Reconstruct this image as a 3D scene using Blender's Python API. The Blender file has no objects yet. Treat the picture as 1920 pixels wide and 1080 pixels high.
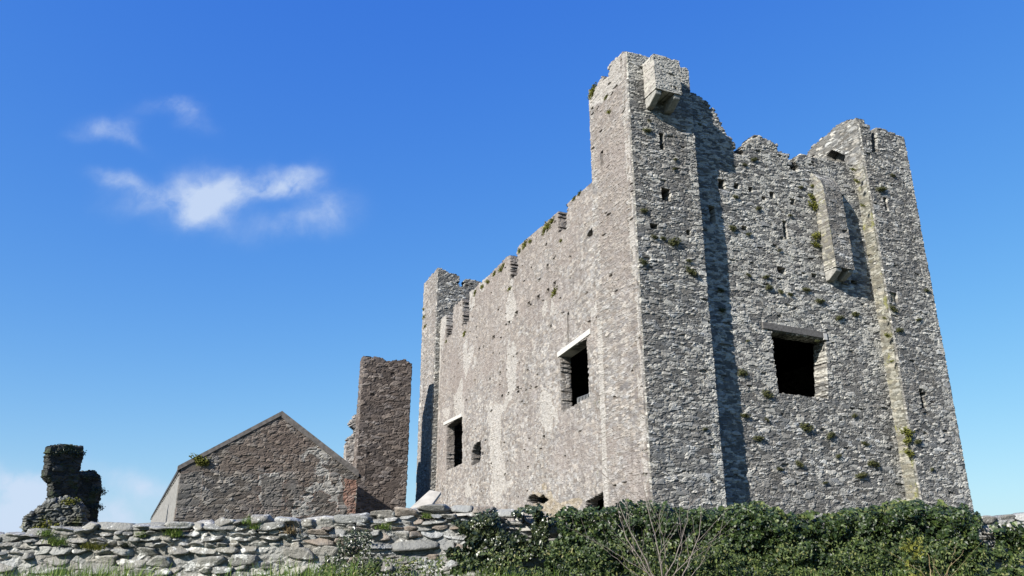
import bpy, math, random
import numpy as np
from mathutils import Vector, Matrix
S = bpy.context.scene
COL = S.collection
R = math.radians

# ------------------------------------------------------------------ camera
F = 1450.0; PITCH = R(18.9); EYE = 1.6
cam = bpy.data.cameras.new('camera'); co = bpy.data.objects.new('camera', cam); COL.objects.link(co)
co.location = (0, 0, EYE); co.rotation_euler = (R(90) + PITCH, 0, 0)
cam.sensor_width = 36; cam.lens = F / 1920 * 36; cam.clip_start = .05; cam.clip_end = 5000
S.camera = co
# ------------------------------------------------------------------ light
SUN_EL = R(29); SUN_V = Vector((-.704, -.709, 0)).normalized() * math.cos(SUN_EL) + Vector((0, 0, math.sin(SUN_EL)))
sl = bpy.data.lights.new('sun', 'SUN'); sl.energy = 5.0; sl.angle = R(.53); sl.color = (1, .955, .88)
so = bpy.data.objects.new('sun', sl); COL.objects.link(so)
so.rotation_euler = SUN_V.to_track_quat('Z', 'Y').to_euler(); so.location = (-30, -30, 30)
S.view_settings.view_transform = 'Standard'; S.view_settings.look = 'None'
S.view_settings.exposure = 1.1; S.view_settings.gamma = 1
W = bpy.data.worlds.new('World'); S.world = W; W.use_nodes = True
wn = W.node_tree.nodes; wl = W.node_tree.links; wn.clear()

def px_dir(x, y):
    a = (x - 960) / F; b = (540 - y) / F
    c, s = math.cos(PITCH), math.sin(PITCH)
    return np.array([a, c - b * s, s + b * c])

def build_world():
    def N(t, **k):
        n = wn.new(t)
        for a, b in k.items(): setattr(n, a, b)
        return n
    def M(op, a, b=None, c=None):
        n = N('ShaderNodeMath', operation=op)
        for i, v in enumerate((a, b, c)):
            if v is None: continue
            if isinstance(v, (int, float)): n.inputs[i].default_value = v
            else: wl.new(v, n.inputs[i])
        return n.outputs[0]
    out = N('ShaderNodeOutputWorld'); bg = N('ShaderNodeBackground'); bg.inputs[1].default_value = .065
    sky = N('ShaderNodeTexSky', sky_type='NISHITA', sun_disc=False)
    sky.sun_elevation = SUN_EL; sky.sun_rotation = math.atan2(SUN_V.x, SUN_V.y)
    sky.air_density = 1.0; sky.dust_density = .35; sky.ozone_density = 2.6; sky.altitude = 0
    tc = N('ShaderNodeTexCoord'); sp = N('ShaderNodeSeparateXYZ'); wl.new(tc.outputs['Generated'], sp.inputs[0])
    X, Y, Z = sp.outputs
    yy = M('MAXIMUM', Y, .05)
    A = M('DIVIDE', X, yy); B = M('DIVIDE', Z, yy)
    cb = N('ShaderNodeCombineXYZ'); wl.new(A, cb.inputs[0]); wl.new(B, cb.inputs[1])
    wr = N('ShaderNodeTexNoise'); wr.inputs['Scale'].default_value = 11; wr.inputs['Detail'].default_value = 6
    wl.new(cb.outputs[0], wr.inputs[0])
    sub = N('ShaderNodeVectorMath', operation='SUBTRACT'); wl.new(wr.outputs['Color'], sub.inputs[0]); sub.inputs[1].default_value = (.5, .5, .5)
    sc = N('ShaderNodeVectorMath', operation='SCALE'); wl.new(sub.outputs[0], sc.inputs[0]); sc.inputs['Scale'].default_value = .06
    ad = N('ShaderNodeVectorMath', operation='ADD'); wl.new(cb.outputs[0], ad.inputs[0]); wl.new(sc.outputs[0], ad.inputs[1])
    s2 = N('ShaderNodeSeparateXYZ'); wl.new(ad.outputs[0], s2.inputs[0]); A2, B2 = s2.outputs[0], s2.outputs[1]
    def blob(x, y, sx, sy, rot, amp):
        d = px_dir(x, y); a0, b0 = d[0] / d[1], d[2] / d[1]
        k = F * .946
        da = M('SUBTRACT', A2, float(a0)); db = M('SUBTRACT', B2, float(b0))
        c, s = math.cos(R(rot)), math.sin(R(rot))
        p = M('DIVIDE', M('ADD', M('MULTIPLY', da, c), M('MULTIPLY', db, s)), sx / k)
        q = M('DIVIDE', M('SUBTRACT', M('MULTIPLY', db, c), M('MULTIPLY', da, s)), sy / k)
        r = M('ADD', M('MULTIPLY', p, p), M('MULTIPLY', q, q))
        return M('MULTIPLY', M('POWER', 2.718, M('MULTIPLY', r, -1.0)), amp)
    tot = None
    for b in [(385, 362, 66, 50, 0, 1.9), (490, 352, 95, 34, 8, 1.35), (552, 340, 50, 30, 15, 1.1), (205, 242, 55, 24, -5, .95), (385, 410, 64, 36, 0, .9),
              (355, 212, 46, 20, -20, .8), (310, 200, 64, 22, 10, .6), (205, 335, 56, 24, -12, .85), (245, 355, 60, 18, -15, .6),
              (615, 385, 62, 40, -20, .75), (550, 425, 100, 28, 10, .7), (290, 385, 100, 36, 0, .75), (250, 268, 55, 16, -25, .42), (370, 240, 50, 22, -20, .35), (140, 255, 30, 20, 0, .3),
              (0, 985, 75, 60, 0, 2.4), (40, 930, 140, 22, -25, 1.5), (215, 970, 120, 34, -20, 1.6), (250, 905, 100, 22, -20, 1.0),
              (90, 960, 90, 40, 0, .45), (310, 930, 80, 34, -20, .45)]:
        v = blob(*b); tot = v if tot is None else M('ADD', tot, v)
    n1 = N('ShaderNodeTexNoise'); n1.inputs['Scale'].default_value = 15; n1.inputs['Detail'].default_value = 9; n1.inputs['Roughness'].default_value = .62
    wl.new(ad.outputs[0], n1.inputs[0])
    mask = M('MULTIPLY', tot, M('MULTIPLY_ADD', n1.outputs['Fac'], 2.1, -.35))
    mask = M('MULTIPLY', mask, M('GREATER_THAN', Y, .06))
    mr = N('ShaderNodeMapRange'); mr.interpolation_type = 'SMOOTHSTEP'; wl.new(mask, mr.inputs[0])
    mr.inputs[1].default_value = .0; mr.inputs[2].default_value = 1.75; mr.inputs[4].default_value = .84
    hs = N('ShaderNodeHueSaturation'); hs.inputs['Saturation'].default_value = 1.22; hs.inputs['Value'].default_value = 1.35; hs.inputs['Hue'].default_value = .5
    wl.new(sky.outputs[0], hs.inputs['Color'])
    s3 = N('ShaderNodeSeparateColor'); wl.new(hs.outputs[0], s3.inputs[0]); c3 = N('ShaderNodeCombineColor')
    for i, (k, p, q) in enumerate(((1.12, 1.15, 1.35), (1.12, 1.0, .72), (.87, .25, 0))):
        v = M('MULTIPLY', s3.outputs[i], .1396)
        wl.new(M('DIVIDE', M('MULTIPLY', M('POWER', v, p), k / .1396), M('MULTIPLY_ADD', v, q, 1.)), c3.inputs[i])
    mx = N('ShaderNodeMix', data_type='RGBA'); wl.new(mr.outputs[0], mx.inputs[0]); wl.new(c3.outputs[0], mx.inputs[6])
    mx.inputs[7].default_value = (4.6, 5.4, 6.7, 1)
    wl.new(mx.outputs[2], bg.inputs[0]); wl.new(bg.outputs[0], out.inputs[0])
build_world()

# ------------------------------------------------------------------ helpers
rng = np.random.default_rng(7)
def unproj(x, y, P, u):
    """pixel -> (distance along the wall line P+u*t, height)"""
    d = px_dir(x, y); n = np.array([-u[1], u[0]])
    k = (n @ np.array(P)) / (n @ d[:2])
    q = d[:2] * k
    return float((q - np.array(P)) @ np.array(u)), float(EYE + d[2] * k)
def hsh(i, j, s):
    h = np.sin(i * 127.1 + j * 311.7 + s * 74.7 + .37) * 43758.5453
    return h - np.floor(h)
def vnoise(x, y, s=0):
    i = np.floor(x); j = np.floor(y); f = x - i; g = y - j
    f = f * f * (3 - 2 * f); g = g * g * (3 - 2 * g)
    return (hsh(i, j, s) * (1 - f) + hsh(i + 1, j, s) * f) * (1 - g) + (hsh(i, j + 1, s) * (1 - f) + hsh(i + 1, j + 1, s) * f) * g
def fbm(x, y, s=0, o=3):
    v = 0; a = .5
    for k in range(o): v = v + a * vnoise(x * 2 ** k, y * 2 ** k, s + k * 13); a *= .5
    return v / (1 - .5 ** o)
def stones(T, Z, cl, ch, seed):
    """irregular rubble courses: nearest stone, edge distance, stone centre, two random values"""
    wx = T + (fbm(T / 1.1, Z / .6, seed + 3) - .5) * cl * 1.0 + (vnoise(T / cl * 2.5, Z / ch * 2.5, seed + 21) - .5) * cl * .16
    wz = Z + (fbm(T / 1.6, Z / .8, seed + 5) - .5) * ch * 2.2 + (vnoise(T / cl * 2.2, Z / ch * 2.2, seed + 31) - .5) * ch * .22
    z = wz / ch; j0 = np.floor(z)
    F1 = np.full(T.shape, 9.); F2 = np.full(T.shape, 9.)
    sx = np.zeros(T.shape); sz = np.zeros(T.shape); r1 = np.zeros(T.shape); r2 = np.zeros(T.shape)
    for dj in (-1, 0, 1):
        j = j0 + dj
        sc = .7 + .8 * hsh(j, j * 0, seed + 8)              # each course has its own stone length
        off = hsh(j, j * 0 + 5, seed) * 7
        t = wx / (cl * sc) + off; i0 = np.floor(t)
        for di in (-1, 0, 1):
            i = i0 + di
            a = i + .5 + (hsh(i, j, seed + 1) - .5) * .75; b = j + .5 + (hsh(i, j, seed + 2) - .5) * .55
            w = hsh(i, j, seed + 4) ** 2 * .42
            dx = np.abs(t - a) * sc; dz = np.abs(z - b)
            d = (dx ** 3 + dz ** 3) ** (1 / 3) - w
            m = d < F1
            F2 = np.where(m, F1, np.minimum(F2, d)); F1 = np.where(m, d, F1)
            sx = np.where(m, (a - t) * sc * cl + T, sx); sz = np.where(m, (b - z) * ch + Z, sz)
            r1 = np.where(m, hsh(i, j, seed + 6), r1); r2 = np.where(m, hsh(i, j, seed + 7), r2)
    return F2 - F1, sx, sz, r1, r2
def mixed(T, Z, cl, ch, seed, thr=.82):
    e, sx, sz, a, b = stones(T, Z, cl, ch, seed)
    if thr >= 1: return e, sx, sz, a, b, np.ones(T.shape)
    E, SX, SZ, A, B = stones(T + 3.3, Z + 1.7, cl * 1.6, ch * 1.6, seed + 400)
    m = hsh(np.floor(B * 997), np.floor(A * 991), 17) > thr
    return np.where(m, E * 1.6, np.minimum(e, E * 1.6 + .04)), np.where(m, SX - 3.3, sx), np.where(m, SZ - 1.7, sz), np.where(m, A, a), np.where(m, B, b), np.where(m, 1.6, 1.)
def inpoly(T, Z, poly):
    r = np.zeros(T.shape, bool); n = len(poly)
    for k in range(n):
        x1, y1 = poly[k]; x2, y2 = poly[(k + 1) % n]
        if y1 == y2: continue
        c = ((y1 > Z) != (y2 > Z)) & (T < (x2 - x1) * (Z - y1) / (y2 - y1) + x1)
        r ^= c
    return r
def mk(name, verts, faces, mat, smooth=False, attr=None):
    """faces: int array (n,k) or list of such arrays"""
    if not isinstance(faces, list): faces = [faces]
    me = bpy.data.meshes.new(name); V = np.asarray(verts, np.float32)
    me.vertices.add(len(V)); me.vertices.foreach_set('co', V.ravel())
    idx = np.concatenate([f.ravel() for f in faces]).astype(np.int32)
    tot = np.concatenate([np.full(len(f), f.shape[1]) for f in faces]).astype(np.int32)
    me.loops.add(len(idx)); me.loops.foreach_set('vertex_index', idx)
    me.polygons.add(len(tot)); st = np.concatenate([[0], np.cumsum(tot)[:-1]]).astype(np.int32)
    me.polygons.foreach_set('loop_start', st); me.polygons.foreach_set('loop_total', tot)
    me.polygons.foreach_set('use_smooth', np.full(len(tot), smooth))
    if attr is not None:
        a = me.attributes.new('stone', 'FLOAT_COLOR', 'POINT'); a.data.foreach_set('color', np.asarray(attr, np.float32).ravel())
    me.update(calc_edges=True); me.validate()
    me.materials.append(mat)
    o = bpy.data.objects.new(name, me); COL.objects.link(o); return o
def setp(o, parent):
    o.parent = parent; o.matrix_parent_inverse = Matrix.Translation(-parent.location); return o
def tag(o, label=None, cat=None, group=None, kind=None):
    for k, v in (('label', label), ('category', cat), ('group', group), ('kind', kind)):
        if v: o[k] = v
    return o
def empty(name, loc, label, cat, group=None):
    o = bpy.data.objects.new(name, None); COL.objects.link(o); o.location = loc; o.empty_display_size = .3
    return tag(o, label, cat, group)

def slab(name, mat, P, u, n, t0, t1, z0, z1, th, top=None, openings=(), pits=(), rt=.043, rz=.025, cl=.20, ch=.074,
         seed=1, relief=.045, mark=None, rag=1.0, endrag=0., smooth=False, parent=None, bulge=None, lean=None, thr=.82, sharp=4.2, gaps=.013):
    """solid rubble-stone wall: front face is a dense grid pushed out stone by stone, real thickness behind"""
    P = np.array(P, float); u = np.array(u, float); n = np.array(n, float)
    nt = max(2, int(round((t1 - t0) / rt))); nz = max(2, int(round((z1 - z0) / rz)))
    tt = np.linspace(t0, t1, nt + 1); zz = np.linspace(z0, z1, nz + 1)
    T, Z = np.meshgrid(tt, zz, indexing='ij')
    e, sx, sz, r1, r2, big = mixed(T, Z, cl, ch, seed, thr)
    Tc = (T[:-1, :-1] + T[1:, 1:]) / 2; Zc = (Z[:-1, :-1] + Z[1:, 1:]) / 2
    _, cx, cz, _, _, _ = mixed(Tc, Zc, cl, ch, seed, thr)
    keep = np.ones(Tc.shape, bool)
    if top is not None:
        tp = sorted_top(top)
        lim = np.interp(cx, tp[:, 0], tp[:, 1]) if rag > 0 else np.interp(Tc, tp[:, 0], tp[:, 1])
        keep &= (cz if rag > 0 else Zc) <= lim
    if endrag:
        keep &= (cx > t0 + endrag * (hsh(np.floor(cz / ch), 0 * cz, seed + 50))) & (cx < t1 - endrag * hsh(np.floor(cz / ch), 0 * cz, seed + 51))
    nx = (vnoise(Tc / .16, Zc / .09, seed + 60) - .5) * .07; nzz = (vnoise(Tc / .16, Zc / .12, seed + 61) - .5) * .05
    for poly in openings: keep &= ~inpoly(Tc + nx, Zc + nzz, poly)
    j = np.clip(e * sharp, 0, 1) ** .7
    lx = (T - sx) / cl / big; lz = (Z - sz) / ch / big
    h = relief * (j * .75 + .25) * (.55 + .75 * r1) + relief * .35 * ((r2 - .5) * lx * 1.6 + (hsh(np.floor(r1 * 97), np.floor(r2 * 91), 3) - .5) * lz * 1.2)
    h += relief * .55 * (fbm(T / .14, Z / .1, seed + 70) - .5) + .05 * (fbm(T / 1.9, Z / 1.5, seed + 80) - .5)
    if bulge is not None: h += bulge(T, Z)
    pm = np.zeros(T.shape)
    gap = (r2 > 1 - gaps) & (r1 < .75) & (big < 1.2); h[gap] -= .07; j = np.where(gap, j * .25, j)
    for poly in pits:
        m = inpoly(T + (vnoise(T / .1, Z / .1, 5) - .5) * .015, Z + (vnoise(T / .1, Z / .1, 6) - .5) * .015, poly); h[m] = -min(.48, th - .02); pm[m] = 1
    ln = 0 if lean is None else lean(T, Z)
    fx = P[0] + u[0] * T + n[0] * (h + ln); fy = P[1] + u[1] * T + n[1] * (h + ln)
    bx = P[0] + u[0] * T - n[0] * th; by = P[1] + u[1] * T - n[1] * th
    Fv = np.stack([fx, fy, Z], -1).reshape(-1, 3); Bv = np.stack([bx, by, Z], -1).reshape(-1, 3)
    nv = len(Fv); K = np.arange(nv).reshape(T.shape)
    a, b, c, d = K[:-1, :-1], K[1:, :-1], K[1:, 1:], K[:-1, 1:]
    # winding so normals face n
    flip = (u[0] * n[1] - u[1] * n[0]) > 0      # u x z = ( u1,-u0 ); outward if dot(n)>0
    out = np.array([u[1], -u[0]]) @ n > 0
    def q(p1, p2, p3, p4, m, rev=False):
        s = np.stack([p1[m], p2[m], p3[m], p4[m]], -1)
        return s[:, ::-1] if rev != (not out) else s
    fs = [q(a, b, c, d, keep), q(a + nv, d + nv, c + nv, b + nv, keep)]
    pad = np.pad(keep, 1)
    L = keep & ~pad[:-2, 1:-1]; Rr = keep & ~pad[2:, 1:-1]; D = keep & ~pad[1:-1, :-2]; U = keep & ~pad[1:-1, 2:]
    V = np.concatenate([Fv, Bv])
    mk_ = np.zeros(T.shape) if mark is None else (mark(T, Z, r2) if mark.__code__.co_argcount == 3 else mark(T, Z))
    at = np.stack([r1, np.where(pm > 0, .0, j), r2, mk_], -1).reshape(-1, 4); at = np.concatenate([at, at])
    u3 = np.array([u[0], u[1], 0]); z3 = np.array([0, 0, 1.]); Tf = T.ravel(); Zf = Z.ravel()
    Kd = max(1, min(14, int(th / .055)))
    for i0, i1, m, dr in ((d, a, L, -u3), (b, c, Rr, u3), (a, b, D, -z3), (c, d, U, z3)):
        p0 = i0[m]; p1 = i1[m]
        if not len(p0): continue
        vert = abs(dr[2]) < .5; base = len(V)
        if not out: p0, p1 = p1, p0
        lay = []; lat = []
        for k in range(Kd + 1):
            q_ = k / Kd
            for pp in (p0, p1):
                along = Zf[pp] if vert else Tf[pp]
                dep = np.full(len(pp), q_ * th)
                if vert: e_, _, _, a_, b_ = stones(dep + .13, along, cl, ch, seed + 7)
                else: e_, _, _, a_, b_ = stones(along, dep * .5 + .13, cl, ch, seed + 9)
                jj = np.clip(e_ * 4, 0, 1); hh = (0 if k in (0, Kd) else 1) * relief * jj * (.3 + .8 * a_)
                lay.append(V[pp] + (V[pp + nv] - V[pp]) * q_ + dr * np.reshape(hh, (-1, 1)) * np.ones((len(pp), 1)))
                lat.append(np.stack([a_, jj, b_, at[pp, 3]], -1))
        V = np.concatenate([V] + lay); at = np.concatenate([at] + lat); nn = len(p0)
        K0 = base + np.arange(nn)
        for k in range(Kd):
            x0 = K0 + 2 * k * nn; fs.append(np.stack([x0 + nn, x0, x0 + 2 * nn, x0 + 3 * nn], -1))
    faces = np.concatenate(fs); used = np.unique(faces); rem = np.full(len(V), -1); rem[used] = np.arange(len(used))
    o = mk(name, V[used], rem[faces], mat, smooth, at[used])
    if parent is not None: setp(o, parent)
    return o
def sorted_top(pts):
    p = np.array(pts, float)
    if p[0, 0] > p[-1, 0]: p = p[::-1].copy()
    for k in range(1, len(p)): p[k, 0] = max(p[k, 0], p[k - 1, 0] + 1e-4)
    return p
def PX(pts, P, u): return [unproj(x, y, P, u) for x, y in pts]
def rect(x, y, w, h, P, u, sh=0.):   # small opening centred on a pixel, as an upright rectangle in the wall's plane
    w = w * 1.35; h = h * 1.15
    t, z = unproj(x, y, P, u); ta, _ = unproj(x - w / 2, y, P, u); tb, _ = unproj(x + w / 2, y, P, u)
    _, za = unproj(x, y + h / 2, P, u); _, zb = unproj(x, y - h / 2, P, u)
    return [(ta, za), (tb, za), (tb, zb), (ta, zb)]

def box_mesh(corners):      # 8 corners: 4 bottom ccw, 4 top
    f = np.array([[3, 2, 1, 0], [4, 5, 6, 7], [0, 1, 5, 4], [1, 2, 6, 5], [2, 3, 7, 6], [3, 0, 4, 7]])
    return np.array(corners, float), f
def obox(name, mat, P, u, n, t0, t1, d0, d1, z0, z1, parent=None, tilt=0, bev=.012):
    """oriented box: t along u, d along n (outward), z0/z1 heights; tilt = extra height at t1"""
    c = []
    for z, in ((z0,), (z1,)):
        for t, d in ((t0, d1), (t1, d1), (t1, d0), (t0, d0)):
            c.append((P[0] + u[0] * t + n[0] * d, P[1] + u[1] * t + n[1] * d, z + (tilt if t == t1 else 0)))
    V, f = box_mesh(c)
    if np.array([u[1], -u[0]]) @ np.array(n) < 0: f = f[:, ::-1]
    o = mk(name, V, f, mat)
    if bev: m = o.modifiers.new('bev', 'BEVEL'); m.width = bev; m.segments = 2
    if parent is not None: setp(o, parent)
    return o

# ------------------------------------------------------------------ materials
def newmat(name):
    m = bpy.data.materials.new(name); m.use_nodes = True; nt = m.node_tree; b = nt.nodes['Principled BSDF']
    b.inputs['Specular IOR Level'].default_value = .25
    return m, nt, b
def ramp(nt, fac, stops, interp='LINEAR'):
    r = nt.nodes.new('ShaderNodeValToRGB'); r.color_ramp.interpolation = interp
    e = r.color_ramp.elements
    while len(e) < len(stops): e.new(.5)
    for k, (p, c) in enumerate(stops): e[k].position = p; e[k].color = (*c, 1) if len(c) == 3 else c
    nt.links.new(fac, r.inputs[0]); return r.outputs[0]
def noise(nt, scale, detail=4, rough=.55, vec=None, dist=0):
    n = nt.nodes.new('ShaderNodeTexNoise'); n.inputs['Scale'].default_value = scale; n.inputs['Detail'].default_value = detail
    n.inputs['Roughness'].default_value = rough; n.inputs['Distortion'].default_value = dist
    if vec is not None: nt.links.new(vec, n.inputs[0])
    return n.outputs['Fac']
def mixc(nt, fac, a, b, mode='MIX'):
    m = nt.nodes.new('ShaderNodeMix'); m.data_type = 'RGBA'; m.blend_type = mode
    for i, v in ((0, fac), (6, a), (7, b)):
        if isinstance(v, (int, float)): m.inputs[i].default_value = v
        elif isinstance(v, tuple): m.inputs[i].default_value = (*v, 1)
        else: nt.links.new(v, m.inputs[i])
    return m.outputs[2]
def math_(nt, op, a, b=0., c=0.):
    m = nt.nodes.new('ShaderNodeMath'); m.operation = op
    for i, v in enumerate((a, b, c)):
        if isinstance(v, (int, float)): m.inputs[i].default_value = v
        else: nt.links.new(v, m.inputs[i])
    return m.outputs[0]
def maprange(nt, v, a, b, c=0., d=1.):
    m = nt.nodes.new('ShaderNodeMapRange'); m.interpolation_type = 'SMOOTHSTEP'; nt.links.new(v, m.inputs[0])
    for i, x in zip((1, 2, 3, 4), (a, b, c, d)): m.inputs[i].default_value = x
    return m.outputs[0]
ALB = .585
def sc(c): return tuple(x * ALB for x in c)
def stone_mat(name, stops, joint, lichen=(.62, .62, .57), lich=(.6, .72), lamt=.8, tint=None, tint_rng=(.45, .65), tamt=.6,
              moss=None, moss_rng=(.62, .74), marks=None, fine=28, bump=.6, lsc=6., jamt=.85, streaks=.35):
    m, nt, b = newmat(name); L = nt.links
    stops = [(p, sc(c)) for p, c in stops]; joint = sc(joint); lichen = sc(lichen); tint = sc(tint) if tint else None; moss = sc(moss) if moss else None
    marks = [(k, sc(c), a) for k, c, a in marks] if marks else None
    tc = nt.nodes.new('ShaderNodeTexCoord'); ob = tc.outputs['Object']
    at = nt.nodes.new('ShaderNodeAttribute'); at.attribute_name = 'stone'; sp = nt.nodes.new('ShaderNodeSeparateColor'); L.new(at.outputs['Color'], sp.inputs[0])
    r1, jt, r2 = sp.outputs
    f = noise(nt, fine, 5, .65, ob)
    mp = nt.nodes.new('ShaderNodeMapping'); L.new(ob, mp.inputs[0]); mp.inputs['Scale'].default_value = (2.6, 2.6, .22)
    streak = noise(nt, 1.3, 6, .65, mp.outputs[0])
    v = math_(nt, 'ADD', r1, math_(nt, 'MULTIPLY_ADD', f, .5, -.25))
    c = ramp(nt, v, stops)
    c = mixc(nt, .35, c, ramp(nt, r2, [(0, (.82, .9, 1.05)), (.5, (1, 1, 1)), (1, (1.15, 1.0, .85))]), 'MULTIPLY')
    if tint: c = mixc(nt, math_(nt, 'MULTIPLY', maprange(nt, noise(nt, .35, 5, .6, ob), *tint_rng), tamt), c, tint)
    if streaks: c = mixc(nt, math_(nt, 'MULTIPLY', maprange(nt, streak, .42, .66), streaks), c, mixc(nt, 1., c, (.62, .60, .58), 'MULTIPLY'))
    # grey-white lichen crusts: patches that ignore the joints
    lm = maprange(nt, math_(nt, 'MULTIPLY_ADD', noise(nt, lsc, 6, .65, ob), .75, math_(nt, 'MULTIPLY', noise(nt, .7, 3, .5, ob), .3)), *lich)
    c = mixc(nt, math_(nt, 'MULTIPLY', lm, lamt), c, lichen)
    if marks:
        for k, col, amt in marks:      # stone attribute alpha carries areas of another stone or render
            mm = maprange(nt, math_(nt, 'ABSOLUTE', math_(nt, 'SUBTRACT', at.outputs['Alpha'], float(k))), .5, .0)
            mm = math_(nt, 'MULTIPLY', mm, maprange(nt, noise(nt, 3.5, 5, .7, ob), .3, .5))
            c = mixc(nt, math_(nt, 'MULTIPLY', mm, amt), c, col)
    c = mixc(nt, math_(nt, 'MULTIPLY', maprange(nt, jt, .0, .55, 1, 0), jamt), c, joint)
    if moss: c = mixc(nt, math_(nt, 'MULTIPLY', maprange(nt, noise(nt, 1.6, 6, .7, ob), *moss_rng), .8), c, moss)
    L.new(c, b.inputs['Base Color']); b.inputs['Roughness'].default_value = .9
    bp = nt.nodes.new('ShaderNodeBump'); bp.inputs['Strength'].default_value = bump; bp.inputs['Distance'].default_value = .03
    L.new(math_(nt, 'ADD', f, noise(nt, fine * .3, 3, .6, ob)), bp.inputs['Height']); L.new(bp.outputs[0], b.inputs['Normal'])
    return m
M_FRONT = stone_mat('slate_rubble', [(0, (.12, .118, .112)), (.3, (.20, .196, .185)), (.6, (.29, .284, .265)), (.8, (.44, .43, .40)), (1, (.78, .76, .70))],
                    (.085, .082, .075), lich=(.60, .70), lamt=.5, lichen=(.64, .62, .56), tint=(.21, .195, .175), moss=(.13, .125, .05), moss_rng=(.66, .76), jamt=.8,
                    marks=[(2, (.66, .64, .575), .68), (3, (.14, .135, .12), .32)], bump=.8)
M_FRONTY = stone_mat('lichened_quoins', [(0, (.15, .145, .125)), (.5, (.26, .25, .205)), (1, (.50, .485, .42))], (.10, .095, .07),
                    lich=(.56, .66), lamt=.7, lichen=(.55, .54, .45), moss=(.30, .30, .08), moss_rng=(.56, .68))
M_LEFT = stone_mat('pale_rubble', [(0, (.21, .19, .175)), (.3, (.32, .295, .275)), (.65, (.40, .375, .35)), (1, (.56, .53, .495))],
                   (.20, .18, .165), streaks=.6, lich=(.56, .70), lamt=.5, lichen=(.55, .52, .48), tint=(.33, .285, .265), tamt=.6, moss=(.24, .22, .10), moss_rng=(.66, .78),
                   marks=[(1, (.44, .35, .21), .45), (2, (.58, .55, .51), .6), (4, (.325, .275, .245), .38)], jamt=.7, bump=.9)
M_BROWN = stone_mat('brown_rubble', [(0, (.075, .062, .055)), (.4, (.135, .112, .10)), (.75, (.20, .17, .152)), (1, (.34, .30, .27))],
                    (.07, .06, .055), lich=(.66, .76), lamt=.6, tint=(.15, .12, .105), lichen=(.42, .40, .36))
M_GABLE = stone_mat('gable_rubble', [(0, (.10, .09, .08)), (.4, (.175, .158, .14)), (.75, (.24, .22, .195)), (1, (.38, .355, .32))],
                    (.09, .075, .065), lich=(.64, .74), lamt=.6, tint=(.17, .13, .11), lichen=(.42, .40, .37),
                    marks=[(1, (.33, .17, .12), .7), (2, (.50, .48, .44), .75), (3, (.17, .165, .155), .6), (4, (.19, .14, .112), .5)])
M_BASE = stone_mat('mossy_rubble', [(0, (.075, .08, .07)), (.5, (.15, .155, .14)), (1, (.34, .34, .31))], (.05, .05, .04), lamt=.4, moss=(.12, .13, .04), moss_rng=(.52, .66))
M_DARK = stone_mat('shaded_ivied_rubble', [(0, (.025, .028, .026)), (.5, (.045, .05, .045)), (1, (.10, .10, .09))], (.025, .028, .024), lamt=.15, moss=(.05, .07, .025), moss_rng=(.5, .62))  # albedo lowered to hold the stump's shade; also on the interior light blockers
M_FIELD = stone_mat('field_stone', [(0, (.23, .23, .22)), (.35, (.34, .34, .325)), (.7, (.43, .43, .41)), (1, (.57, .57, .545))],
                    (.13, .125, .11), lichen=(.78, .78, .74), lich=(.575, .62), lamt=.9, lsc=13, tint=(.30, .285, .23), tamt=.35, moss=(.16, .17, .06), moss_rng=(.70, .76),
                    fine=34, bump=.8, marks=[(1, (.30, .22, .16), .6)])
def plain_mat(name, col, rough=.8, nscale=20, amt=.25, bump=.2, metal=0.):
    col = sc(col); m, nt, b = newmat(name); tc = nt.nodes.new('ShaderNodeTexCoord'); f = noise(nt, nscale, 5, .6, tc.outputs['Object'])
    c2 = tuple(x * (1 - amt * 1.6) for x in col); c3 = tuple(min(.9, x * (1 + amt)) for x in col)
    nt.links.new(ramp(nt, f, [(.3, c2), (.55, col), (.75, c3)]), b.inputs['Base Color'])
    b.inputs['Roughness'].default_value = rough; b.inputs['Metallic'].default_value = metal
    bp = nt.nodes.new('ShaderNodeBump'); bp.inputs['Strength'].default_value = bump; bp.inputs['Distance'].default_value = .02
    nt.links.new(f, bp.inputs['Height']); nt.links.new(bp.outputs[0], b.inputs['Normal']); return m
M_LINTEL = plain_mat('pale_concrete', (.68, .66, .62), .8, 8, .12)
M_TIMBER = plain_mat('weathered_grey_beam', (.17, .16, .15), .85, 14, .3)
M_FLAG = plain_mat('dressed_limestone', (.42, .41, .38), .85, 9, .25, .5)
M_SLAB = plain_mat('pale_flagstone', (.50, .47, .42), .8, 9, .2, .3)
M_ROOF = plain_mat('roof_slate', (.09, .09, .095), .6, 30, .35)
M_VERGE = plain_mat('cement_verge', (.22, .20, .185), .9, 6, .3)
M_RENDER = plain_mat('lime_render', (.34, .33, .31), .9, 5, .25, .4)
M_RAIL = plain_mat('galvanised_rail', (.45, .46, .47), .45, 30, .1, .05, .7)
def leaf_mat(name, stops, rough=.45, spec=.5, trans=.12):
    m, nt, b = newmat(name)
    g = nt.nodes.new('ShaderNodeNewGeometry'); stops = [(p, sc(c)) for p, c in stops]
    c = ramp(nt, g.outputs['Random Per Island'], stops)
    nt.links.new(c, b.inputs['Base Color']); b.inputs['Roughness'].default_value = rough; b.inputs['Specular IOR Level'].default_value = spec
    tr = nt.nodes.new('ShaderNodeBsdfTranslucent'); nt.links.new(c, tr.inputs[0])
    mx = nt.nodes.new('ShaderNodeMixShader'); mx.inputs[0].default_value = trans
    nt.links.new(b.outputs[0], mx.inputs[1]); nt.links.new(tr.outputs[0], mx.inputs[2])
    nt.links.new(mx.outputs[0], nt.nodes['Material Output'].inputs[0]); return m
M_IVY = leaf_mat('ivy_leaf', [(0, (.012, .024, .009)), (.5, (.03, .058, .014)), (.85, (.07, .11, .025)), (1, (.14, .18, .045))], .48, .4)
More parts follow.
